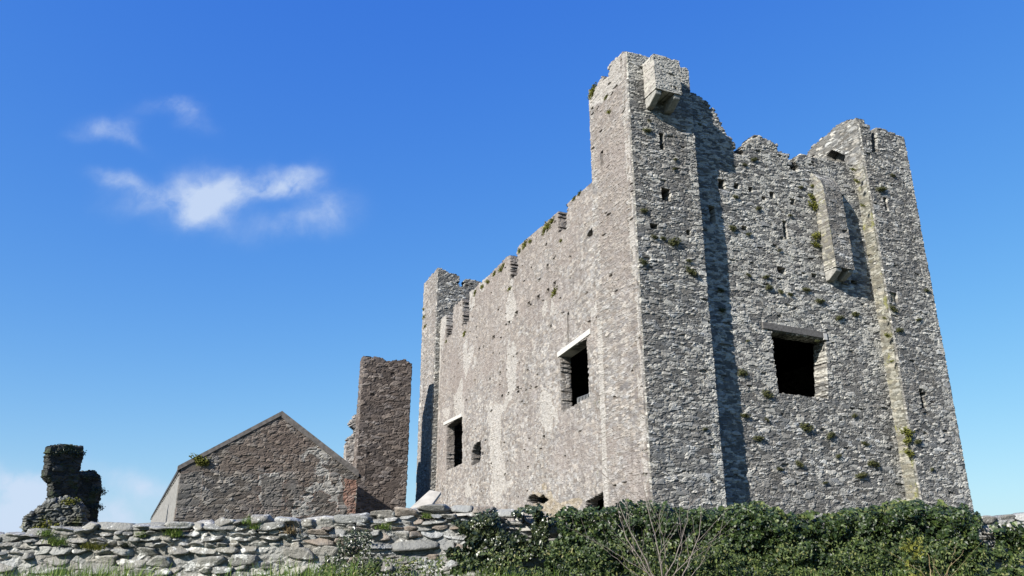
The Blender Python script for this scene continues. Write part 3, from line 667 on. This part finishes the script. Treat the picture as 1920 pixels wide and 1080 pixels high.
polywall('tower_fragment', PS2, u_s, n_s, [(138, 888), (150, 886), (178, 884), (187, 892), (188, 925), (183, 960), (178, 1003), (130, 1003)], .5, M_DARK, 96, parent=st)['label'] = 'lower rounded fragment on the right'
PS3 = pt(PS, NF, .8)
polywall('rubble_base', PS3, UF, NF, [(44, 1002), (50, 972), (66, 958), (88, 944), (118, 936), (140, 940), (152, 952), (158, 1005)], 2.2, M_BASE, 97, relief=.22, parent=st)

# ------------------------------------------------------------------ field wall in front
YW = 7.5; PW = np.array([0., YW]); UX = np.array([1., 0.]); NX = np.array([0., -1.])
wtop = [(-60, 1002), (0, 999), (45, 1003), (70, 992), (160, 989), (240, 985), (330, 980), (420, 975), (560, 969), (680, 966), (760, 957), (850, 950), (960, 958), (1030, 972), (1060, 990), (1300, 992), (1815, 990), (1835, 968), (1990, 964)]
wtp = PX(wtop, PW, UX)
fw = empty('field_wall', (0, YW, 1.2), 'low dry stone field wall with lichened boulders running across the foreground', 'wall')
def markw(T, Z): return np.where((T > -1.9) & (T < -.4) & (hsh(np.floor(T / .3), np.floor(Z / .12), 5) > .62), 1., 0.)
slab('wall_core', M_FIELD, PW + [0, .035], UX, NX, wtp[0][0], wtp[-1][0], .95, 2.25, .4, top=[(t, z - .07) for t, z in wtp], seed=103, rt=.03, rz=.02, cl=.2, ch=.07, relief=.03, parent=fw)
def stone_batch(specs, n1=24, n2=12):
    th = np.linspace(0, np.pi, n2 + 1)[:, None]; ph = (np.linspace(0, 2 * np.pi, n1, endpoint=False) + .13)[None, :]
    D = np.stack([np.sin(th) * np.cos(ph) , np.cos(th) + 0 * ph, np.sin(th) * np.sin(ph)], -1).reshape(-1, 3)   # poles on the y axis: one faces us
    B = D / ((np.abs(D) ** 7).sum(1) ** (1 / 7))[:, None]
    fb = np.array([[a * n1 + b, a * n1 + (b + 1) % n1, (a + 1) * n1 + (b + 1) % n1, (a + 1) * n1 + b] for a in range(n2) for b in range(n1)])
    Vs, Fs, As = [], [], []; rg = np.random.default_rng(77)
    for k, (x, y, z, lx, ly, lz, mk_) in enumerate(specs):
        P = B.copy()
        for q in range(7):                           # knock corners and edges off
            a = rg.normal(size=3) * np.array([1, .5, 1]); a /= np.linalg.norm(a); d = rg.uniform(.78, 1.15)
            s_ = P @ a; P = P - np.maximum(s_ - d, 0)[:, None] * a
        fn = np.array([rg.uniform(-.25, .25), -1, rg.uniform(-.3, .3)]); fn /= np.linalg.norm(fn); s_ = P @ fn; P = P - np.maximum(s_ - rg.uniform(.6, .85), 0)[:, None] * fn
        P[:, 2] += P[:, 0] * rg.uniform(-.16, .16); P[:, 0] += P[:, 2] * rg.uniform(-.2, .2); P[:, 2] *= 1 + P[:, 0] * rg.uniform(-.3, .3)
        V = P * np.array([lx, ly, lz]) / 2 + np.array([x, y, z])
        nz_ = (fbm(V[:, 0] / .045 + k * 3.1, V[:, 2] / .028 + k, 5) - .5) * .022
        V = V + P * np.array([nz_, nz_, nz_ * .5]).T
        As.append(np.tile([rg.random(), 1, rg.random(), mk_], (len(V), 1))); Fs.append(fb + len(B) * k); Vs.append(V)
    return np.concatenate(Vs), np.concatenate(Fs), np.concatenate(As)
specs = []; rw = random.Random(12); wt_ = np.array(wtp)
for xa, xb in ((wtp[0][0], .75), (wtp[-2][0] - .1, wtp[-1][0])):
    cum = .0; 
    while cum < .75:
        hrow = rw.choice((.035, .045, .055, .07, .09, .12)); x = xa + rw.uniform(-.2, 0)
        while x < xb:
            L = min(.5, max(.09, hrow * rw.uniform(1.3, 4.6))); xc = x + L / 2
            zt_w = np.interp(xc, wt_[:, 0], wt_[:, 1]); base = zt_w * (1 - min(1, cum / .7) * .5) + 1.68 * min(1, cum / .7) * .5
            zc = base - cum - hrow / 2 + rw.uniform(-.012, .012) - .03 * math.sin(xc * 2.1 + cum * 5)
            mk_ = 1 if (-1.9 < xc < -.2 and rw.random() < .3) else 0
            if hrow > .085 and rw.random() < .35:    # two thin slabs instead of one block
                f_ = rw.uniform(.35, .65)
                specs.append((xc, YW + .1 + rw.uniform(-.02, .03), zc - hrow * (.5 - f_ / 2), L * 1.0, .3, hrow * f_ * 1.02, mk_))
                specs.append((xc + rw.uniform(-.02, .02), YW + .1 + rw.uniform(-.02, .03), zc + hrow * (f_ / 2), L * 1.0, .3, hrow * (1 - f_) * 1.02, 0))
            else: specs.append((xc, YW + .1 + rw.uniform(-.03, .035), zc, L * 1.07, .3, hrow * rw.uniform(1.04, 1.18), mk_))
            x += L * rw.uniform(.98, 1.03)
        cum += hrow * .97
V, f, at = stone_batch(specs); setp(mk('wall_face', V, f, M_FIELD, True, at), fw)
print('wall stones', len(specs))
def rock(seed, lx, ly, lz):
    r = random.Random(seed); bm_v = []; 
    n1, n2 = 22, 14; V = []
    rg = np.random.default_rng(seed); pl = rg.normal(size=(9, 3)); pl /= np.linalg.norm(pl, axis=1)[:, None]; pd = rg.uniform(.62, .95, 9)
    for i in range(n2 + 1):
        th = math.pi * i / n2
        for k in range(n1):
            ph = 2 * math.pi * k / n1; d = np.array([math.sin(th) * math.cos(ph), math.sin(th) * math.sin(ph), math.cos(th)])
            p = d / (np.abs(d) ** 6).sum() ** (1 / 6)
            for q in range(9):
                s = p @ pl[q]
                if s > pd[q]: p = p - pl[q] * (s - pd[q])
            V.append(p * (lx / 2, ly / 2, lz / 2))
    V = np.array(V); V += (fbm(V[:, 0:1] / .05 + seed, V[:, 1:2] / .05 + V[:, 2:3] / .03, seed) - .5) * .02
    f = np.array([[i * n1 + k, (i + 1) * n1 + k, (i + 1) * n1 + (k + 1) % n1, i * n1 + (k + 1) % n1] for i in range(n2) for k in range(n1)])
    return V, f
protos = []
for k in range(8):
    lx = .16 + .05 * (k % 4); V, f = rock(200 + k, lx, .2, .045 + .022 * (k % 3))
    r = rng.random(); at = np.tile([.25 + .1 * (k % 8), 1, r, 0], (len(V), 1))
    protos.append((mk('coping_stone', V, f, M_FIELD, True, at), lx))
wt = np.array(wtp); x = wt[0, 0] + .1; k = 0; first = set()
rr = random.Random(5)
while x < 1.0:
    i = rr.randrange(8); o0, lx = protos[i]
    if i in first: o = o0.copy(); COL.objects.link(o)
    else: o = o0; first.add(i)
    z = np.interp(x + lx / 2, wt[:, 0], wt[:, 1])
    o.location = (x + lx / 2, YW + rr.uniform(.02, .16), z - .025 + rr.uniform(-.015, .02)); o.rotation_euler = (rr.uniform(-.15, .25), rr.uniform(-.12, .12), rr.uniform(-.4, .4))
    s = rr.uniform(.8, 1.25); o.scale = (s, s, rr.uniform(.7, 1.3)); setp(o, fw)
    x += lx * s * rr.uniform(.75, 1.1)
for i in range(8):
    if i not in first: bpy.data.objects.remove(protos[i][0])
# leaning pale slab lying on the wall
def quadslab(name, P4, th, mat):
    P4 = np.array(P4, float); n = np.cross(P4[1] - P4[0], P4[3] - P4[0]); n /= np.linalg.norm(n)
    V = np.concatenate([P4 - n * th, P4]); f = np.array([[3, 2, 1, 0], [4, 5, 6, 7], [0, 1, 5, 4], [1, 2, 6, 5], [2, 3, 7, 6], [3, 0, 4, 7]])
    o = mk(name, V, f, mat); m = o.modifiers.new('b', 'BEVEL'); m.width = .008; m.segments = 2; return o
def at3(x, y, Y):
    d = px_dir(x, y); k = Y / d[1]; return np.array([d[0] * k, Y, EYE + d[2] * k])
o = quadslab('flagstone', [at3(757, 962, 7.66), at3(797, 963, 7.60), at3(827, 922, 7.80), at3(806, 918, 7.92)], .03, M_SLAB)
tag(o, 'pale flat flagstone propped at a slant on the field wall before the castle corner', 'flagstone')

# ------------------------------------------------------------------ vegetation
def leaves(C, Nn, size, seed, down=.6, shape='ivy', spread=.7):
    """C (n,3) centres, Nn (n,3) facing; returns leaf polygons as folded kites"""
    rg = np.random.default_rng(seed); n = len(C)
    N_ = Nn + rg.normal(size=(n, 3)) * spread; N_ /= np.linalg.norm(N_, axis=1)[:, None]
    D = rg.normal(size=(n, 3)) * .7 + np.array([0, 0, -down]); D -= N_ * (D * N_).sum(1)[:, None]; D /= np.linalg.norm(D, axis=1)[:, None] + 1e-9
    Sd = np.cross(N_, D); s = (size * rg.uniform(.6, 1.3, n))[:, None]
    if shape == 'ivy':
        prof = [(-.5, 0, 0), (-.42, .42, .06), (.0, .5, .1), (.1, .28, .05), (.6, 0, -.08), (.1, -.28, .05), (.0, -.5, .1), (-.42, -.42, .06)]
        V = np.stack([C + D * s * a + Sd * s * b + N_ * s * c for a, b, c in prof], 1).reshape(-1, 3)
        b = np.arange(n)[:, None] * 8
        f = np.concatenate([b + np.array([[0, 1, 2, 3]]), b + np.array([[0, 3, 4, 5]]), b + np.array([[0, 5, 6, 7]])])
        return V, [f]
    prof = [(-.5, 0, 0), (0, .28, .06), (.55, 0, -.05), (0, -.28, .06)]
    V = np.stack([C + D * s * a + Sd * s * b + N_ * s * c for a, b, c in prof], 1).reshape(-1, 3)
    b = np.arange(n)[:, None] * 4
    return V, [np.concatenate([b + np.array([[0, 1, 2]]), b + np.array([[0, 2, 3]])])]
def topz(px, pxs, off=0): pass
def ivy_mass(name, outline_top, px0, px1, pybot, n, size, mat, label, cat, Yb=7.42, bulge=.3, seed=1, shape='ivy', gaps=0., group=None, fr=(.3, -.75, .45), patch=.12):
    """leafy mass clothing the wall; outline_top = [(px,py)] of its upper edge"""
    rg = np.random.default_rng(seed); xs = rg.uniform(px0, px1, n * 2); ot = np.array(outline_top, float)
    tp = np.interp(xs, ot[:, 0], ot[:, 1]) + (vnoise(xs / 14., xs * 0 + 3, seed) - .5) * 12 + (vnoise(xs / 45., xs * 0 + 3, seed + 4) - .5) * 8
    v = rg.random(n * 2) ** .9
    if isinstance(pybot, (list, tuple)): pb = np.interp(xs, *zip(*pybot))
    else: pb = pybot
    ys = tp + (pb - tp) * v
    keep = (xs > px0 + 34 * vnoise(ys / 16., ys * 0, seed + 20)) & (xs < px1 - 26 * vnoise(ys / 16., ys * 0, seed + 21)); xs, ys, v, tp = xs[keep], ys[keep], v[keep], tp[keep]
    if gaps: 
        keep = fbm(xs / 26, ys / 22, seed + 9) > gaps; xs, ys, v, tp = xs[keep], ys[keep], v[keep], tp[keep]
    xs, ys, v, tp = xs[:n], ys[:n], v[:n], tp[:n]
    lump = fbm(xs / 60., ys / 45., seed + 2); lump2 = vnoise(xs / 16., ys / 14., seed + 3)
    edge = np.clip((ys - tp) / 26., 0, 1)
    Y = Yb - bulge * (.15 + .85 * np.sqrt(edge)) * (.5 + .9 * lump) - patch * lump2 - rg.random(len(xs)) * .06
    Y = np.where(edge < .45, Y + rg.random(len(xs)) * .45 * (1 - edge), Y)
    C = np.array([at3(a, b, c) for a, b, c in zip(xs, ys, Y)])
    Nn = np.tile(np.array(fr, float), (len(C), 1)); Nn[:, 0] += (vnoise(xs / 30., ys / 30., seed + 5) - .5) * 1.6 - .3; Nn[:, 2] += (1 - edge) * .9
    V, f = leaves(C, Nn, size, seed + 1, shape=shape)
    o = mk(name, V, f, mat); return tag(o, label, cat, group)
main_top = [(1030, 972), (1060, 952), (1120, 950), (1170, 938), (1230, 942), (1290, 958), (1350, 948), (1400, 943), (1450, 955), (1510, 972), (1560, 962), (1640, 952), (1700, 941), (1760, 944), (1810, 952), (1838, 968), (1845, 990)]
ivy_mass('ivy', main_top, 1020, 1856, 1075, 28000, .032, M_IVY, 'dense glossy ivy blanket covering the right half of the field wall', 'ivy', seed=301, bulge=.24, patch=.12)
ivy_top = COL.objects[-1]
ng = ivy_mass('new_growth', [(1325, 955), (1350, 944), (1400, 940), (1450, 955), (1480, 966), (1560, 966), (1640, 948), (1700, 937), (1760, 942), (1800, 950)], 1325, 1805, [(1325, 965), (1400, 975), (1480, 972), (1560, 974), (1700, 972), (1805, 958)], 1500, .036, M_BRAM, 'yellow-green young leaves along the top of the ivy', None, seed=311, bulge=.1, gaps=.42)
ng.parent = ivy_top
ivy_mass('ivy', [(845, 972), (880, 962), (930, 958), (945, 985)], 832, 962, 1075, 3600, .032, M_IVYD, 'dark hanging ivy curtain, first patch on the bare stones left of the main ivy', 'ivy', seed=302, bulge=.1, gaps=.41)
ivy_mass('ivy', [(958, 962), (975, 950), (1015, 950), (1032, 966)], 950, 1050, [(950, 1010), (975, 1045), (1005, 1050), (1030, 1020)], 2200, .032, M_IVYD, 'dark hanging ivy patch between the left curtain and the main ivy blanket', 'ivy', seed=303, bulge=.1, gaps=.40)
ivy_mass('ivy', [(1835, 1000), (1850, 985), (1880, 975), (1930, 980)], 1838, 1950, 1080, 1100, .038, M_IVY, 'loose ivy trails on the wall end at the right edge', 'ivy', seed=304, bulge=.1, gaps=.42)
ivy_mass('bush', [(590, 1045), (615, 1025), (650, 992), (670, 985), (695, 1000), (720, 1050)], 592, 722, 1085, 1900, .027, M_IVYD, 'small dark leafy bush growing against the bare field wall', 'bush', Yb=7.35, seed=305, bulge=.2, gaps=.38, shape='kite')
bt = [(560, 1068), (640, 1050), (760, 1045), (850, 1040), (950, 1028), (1100, 1010), (1250, 1015), (1400, 1020), (1550, 1015), (1700, 1000), (1800, 1010), (1990, 1030)]
ivy_mass('bramble_thicket', bt, 580, 1950, 1105, 9000, .026, M_BRAM, 'low bramble and weed thicket along the foot of the ivied wall', 'brambles', Yb=6.9, seed=306, bulge=.5, shape='kite', gaps=.36)
ivy_mass('shrub', [(1680, 1040), (1700, 1005), (1725, 1010), (1740, 1050)], 1680, 1745, 1090, 320, .034, M_MOSSY, 'yellow-green young shrub in front of the ivy near the right edge', 'shrub', Yb=6.5, seed=307, bulge=.2, shape='kite', gaps=.35)

def blades(C, h, seed, w=.004, lean=.35, seg=3):
    rg = np.random.default_rng(seed); n = len(C); an = rg.uniform(0, 2 * np.pi, n); L = rg.uniform(.3, 1, n) * lean
    D = np.stack([np.cos(an) * L, np.sin(an) * L, np.ones(n)], -1); Sd = np.stack([-np.sin(an), np.cos(an), 0 * an], -1)
    H = (h * rg.uniform(.5, 1.2, n))[:, None]; V = []
    for k in range(seg + 1):
        q = k / seg; p = C + D * H * q * (1, 1, 1) + D * (1, 1, -.5) * H * q * q * L[:, None]
        ww = w * (1 - q * .9); V += [p - Sd * ww, p + Sd * ww]
    V = np.stack(V, 1).reshape(-1, 3); b = np.arange(n)[:, None] * (2 * (seg + 1))
    f = np.concatenate([b + np.array([[2 * k, 2 * k + 1, 2 * k + 3, 2 * k + 2]]) for k in range(seg)])
    return V, f
# grass along the foot of the wall (uncountable)
n = 26000; gx = rng.uniform(-7, 7, n); gy = rng.uniform(5.6, 7.35, n); C = np.stack([gx, gy, gz(gx, gy) - .01], -1)
hgt = .12 + .13 * fbm(gx / .4, gy / .4, 3) + .05 * ((gx > -4.9) & (gx < -3.1)) + .09 * ((gx > -2.1) & (gx < -1.2)); 
V, f = blades(C, hgt * 1.35, 5, w=.006, lean=.5); tag(mk('grass', V, f, M_GRASS), kind='stuff', label='long green grass at the foot of the field wall', cat='grass')

# tufts of plants rooted in the masonry
def tuft_mesh(seed, mat, nl=260, size=.06, r=.25, name='wall_plant', up=.25):
    rg = np.random.default_rng(seed); d = rg.normal(size=(nl, 3)); d /= np.linalg.norm(d, axis=1)[:, None]
    rad = rg.random(nl) ** .8; C = d * rad[:, None] * np.array([r, r * .55, r * .65]) + rg.normal(size=(nl, 3)) * .008
    C[:, 1] = -np.abs(C[:, 1]) * .8; Nn = d + np.array([-.3, -.6, up])
    V, f = leaves(C, Nn, size, seed + 1, down=.2, shape='kite', spread=.5)
    return mk(name, V, f, mat)
def place_tufts(kinds, spots, P, u, n, label, group, cat='wall plant', off=.06):
    ang = math.atan2(u[1], u[0]); rt_ = random.Random(len(spots)); used = {}
    for i, (x, y, s) in enumerate(spots):
        q = kinds[i % len(kinds)]
        me = q.data; o = bpy.data.objects.new('wall_plant', me); COL.objects.link(o)
        t, z = unproj(x, y, P, u); p = pt(pt(P, u, t), n, off)
        o.location = (p[0], p[1], z); o.rotation_euler = (0, rt_.uniform(-.5, .5), ang); k = s * rt_.uniform(.85, 1.15); o.scale = (k * 1.1, k, k * rt_.uniform(.6, 1.0))
        tag(o, label, cat, group)
KA = [tuft_mesh(400 + k, M_TUFT) for k in range(4)]; KB = [tuft_mesh(420 + k, M_MOSSY) for k in range(3)]
SF1 = [(1212, 246, .8), (1216, 228, .5), (1265, 300, .5), (1263, 318, .5), (1206, 396, .7), (1225, 445, .8), (1263, 455, 1.), (1242, 448, .5), (1295, 510, 1.1), (1205, 492, .8), (1290, 490, .6), (1320, 805, .6), (1310, 235, .4)]
SM = [(1378, 370, .6), (1412, 300, .7), (1395, 310, .6), (1420, 392, .7), (1372, 428, .7), (1402, 440, .6), (1435, 520, .8), (1440, 540, .8), (1402, 517, .6), (1352, 582, .8), (1372, 432, .5), (1400, 640, .5),
      (1510, 544, .9), (1535, 565, 1.), (1602, 590, .9), (1572, 597, 1.0), (1462, 548, .6), (1480, 553, .6), (1437, 740, 1.), (1390, 700, 1.), (1436, 787, .6), (1420, 822, 1.), (1510, 802, 1.2), (1555, 817, 1.1),
      (1497, 870, .8), (1570, 855, .7), (1620, 832, 1.), (1635, 870, 1.2), (1612, 892, 1.2), (1545, 905, .6), (1395, 780, .8), (1460, 880, .6), (1350, 545, .7), (1530, 640, .5), (1600, 780, .6), (1480, 405, .6), (1500, 352, .5), (1460, 470, .5)]
SF2 = [(1650, 356, 1.1), (1672, 330, .8), (1672, 580, 1.), (1684, 620, .9), (1720, 600, .6), (1718, 828, 1.), (1735, 545, .6), (1745, 880, .5)]
place_tufts(KA, SF1, C0, UF, NF, 'small olive tuft rooted in the joints of the near turret', 'tufts growing on the near turret')
place_tufts(KA, SM, CM, UF, NF, 'small olive tuft rooted in the joints of the main front wall', 'tufts growing on the main front wall')
place_tufts(KA, SF2, C0, UF, NF, 'small olive tuft rooted in the joints of the far right turret', 'tufts growing on the far right turret')
place_tufts(KB, [(1525, 388, 1.4), (1519, 370, .8), (1528, 443, 1.1), (1527, 460, 1.), (1522, 350, .7)], CM, UF, NF, 'yellow-green moss clump beside the tall raked machicolation', 'moss clumps beside the machicolation')
place_tufts(KB, [(1590, 323, .8), (1597, 345, .9), (1608, 390, .7), (1648, 600, .6), (1653, 632, .8), (1662, 680, .6), (1688, 812, 1.3), (1692, 850, 1.2), (1690, 828, 1.1)], pt(PT2, UL, .25), UF, NF, 'yellow-green moss clump on the lichened strip of the right turret', 'moss clumps on the lichened strip', off=.25)
place_tufts(KB, [(1028, 424, 1.7), (1022, 432, 1.2), (1036, 414, 1.2), (985, 458, 1.3), (975, 470, .9), (940, 505, 1.2), (928, 513, 1.), (945, 497, .9), (915, 528, 1.3), (905, 538, 1.), (892, 548, 1.2), (1088, 362, .7), (1078, 372, .7), (995, 452, .8)],
            CL, UL, NL, 'yellow-green plant clump along the top of the long left wall', 'plants along the top of the left wall')
place_tufts(KB, [(1041, 547, 1.2), (1053, 451, .7), (957, 541, 1.0), (872, 625, 1.2), (1130, 750, .8), (838, 640, .8)], CL, UL, NL, 'green plant clump rooted in the sunlit face of the left wall', 'plants in the left wall face')
place_tufts(KB, [(1113, 168, 1.3), (1112, 175, 1.1), (1143, 210, .7), (1138, 182, .6), (1108, 180, .8)], C0, UL, NL, 'green plant clump on the sunlit top edge of the near turret', 'plants on the near turret edge')
place_tufts(KB, [(796, 595, 1.6), (798, 612, 1.3), (795, 580, 1.)], L3, UL, NL, 'green plant clump on the far left turret', 'plants on the far left turret')
place_tufts([tuft_mesh(440, M_IVYD)], [(120, 846, 1.5), (147, 850, 1.3), (105, 850, 1.2), (135, 848, 1.3), (162, 893, 1.1), (178, 894, 1.2), (186, 920, 1.6), (183, 950, 1.5), (178, 985, 1.4), (100, 985, 1.5)], PS, u_s, n_s, 'ragged ivy growth clinging to the dark ruined stump', 'ivy growths on the ruined stump', cat='ivy')
place_tufts(KB, [(130, 942, 2.), (115, 946, 1.5), (95, 985, 2.), (75, 992, 1.8)], PS3, UF, NF, 'bright grass clump on the rubble base of the stump', 'grass clumps on the rubble base')
place_tufts(KB, [(372, 862, 1.6), (380, 866, 1.2)], PG, UF, NF, 'green growth under the left eave of the barn gable', 'growth at the barn eave')
for q in KA + KB: bpy.data.objects.remove(q)
for q in [o for o in COL.objects if o.name.startswith('wall_plant') and not o.get('label')]: bpy.data.objects.remove(q)
# grass tufts on the field wall
for i, (x, y, s, m_) in enumerate([(100, 1012, .7, M_GRASS), (108, 1015, .8, M_GRASS), (165, 1022, .8, M_MOSSY), (185, 1024, .7, M_MOSSY), (322, 996, .8, M_GRASS), (328, 1000, .6, M_GRASS), (262, 1000, .5, M_GRASS), (465, 975, .7, M_GRASS), (478, 985, .5, M_GRASS),
                                   (545, 993, .9, M_DRY), (720, 985, .7, M_GRASS), (85, 998, .7, M_GRASS), (800, 965, .5, M_GRASS), (232, 1018, .5, M_IVYD)]):
    n = 90; rg = np.random.default_rng(500 + i); c = at3(x, y + 6, 7.46); C = c + rg.normal(size=(n, 3)) * np.array([.05, .02, .01]) * s
    V, f = blades(C, np.full(n, .12 * s), 510 + i, w=.003, lean=.9); V = V - c
    o = mk('grass_tuft', V, f, m_); o.location = c
    tag(o, 'dry brown grass tuft on top of the bare field wall' if m_ is M_DRY else 'green grass tuft growing between the stones of the bare field wall', 'grass tuft', None if m_ is M_DRY else 'grass tufts on the field wall')

# bare shrub in front of the ivy
def branchy(name, root, tips, r, seed, mat, label, cat, sub=3, Y=6.2, group=None):
    rd = random.Random(seed); segs = []
    for tx, ty, w, dy in tips:
        a = np.array(at3(root[0] + rd.uniform(-10, 10), root[1] + rd.uniform(-12, 25), Y)); b = np.array(at3(tx, ty, Y + dy)); n = 14; pts = []
        cx = rd.uniform(-.07, .07); wv = np.zeros(3); 
        for k in range(n + 1):
            q = k / n; wv = wv * .75 + np.array([rd.uniform(-1, 1), rd.uniform(-1, 1), rd.uniform(-.5, .5)]) * .011
            p = a + (b - a) * q ** (1 + cx * 3); p[0] += cx * math.sin(q * math.pi); pts.append(p + wv * (1 if k else 0))
        for k in range(n): segs.append((pts[k], pts[k + 1], w * (1 - .8 * k / n), w * (1 - .8 * (k + 1) / n)))
        for s in range(sub):
            k = rd.randrange(3, n); d = pts[k] - pts[k - 1]; d /= np.linalg.norm(d); d = d + np.array([rd.choice((-1, 1)) * rd.uniform(.3, .8), rd.uniform(-.3, .3), rd.uniform(-.1, .3)]); L = rd.uniform(.1, .34); p = pts[k]
            for m in range(4):
                p2 = p + d * L / 4 + np.array([rd.uniform(-.008, .008), 0, rd.uniform(-.004, .012)]); segs.append((p, p2, w * .35 * (1 - m / 5), w * .35 * (1 - (m + 1) / 5))); p = p2
    V, f = tubes(segs, r); return tag(mk(name, V, f, mat, True), label, cat, group)
branchy('bare_shrub', (1248, 1100), [(1130, 870, 1.1, .1), (1196, 845, 1., 0), (1320, 925, 1.1, 0), (1295, 925, .9, .1), (1155, 935, .8, .2), (1243, 925, .8, .1), (1272, 950, .7, .2), (1110, 1010, .7, 0), (1380, 985, .7, .1), (1215, 930, .7, .1), (1060, 985, .5, .1), (1170, 1020, .6, -.1), (1345, 1000, .6, -.1), (1165, 960, .6, .2)],
        .0058, 3, M_TWIG, 'leafless grey-brown shrub with fanned stems before the ivy', 'shrub', sub=4)
branchy('dry_stalks', (1760, 1120), [(1735, 1035, 1, 0), (1748, 1045, .8, 0), (1793, 1020, .7, .1), (1805, 1030, .6, 0), (1725, 1060, .6, 0)], .007, 4, M_DRY, 'pale dry stalks before the ivy near the right edge', 'dry plant', sub=1)
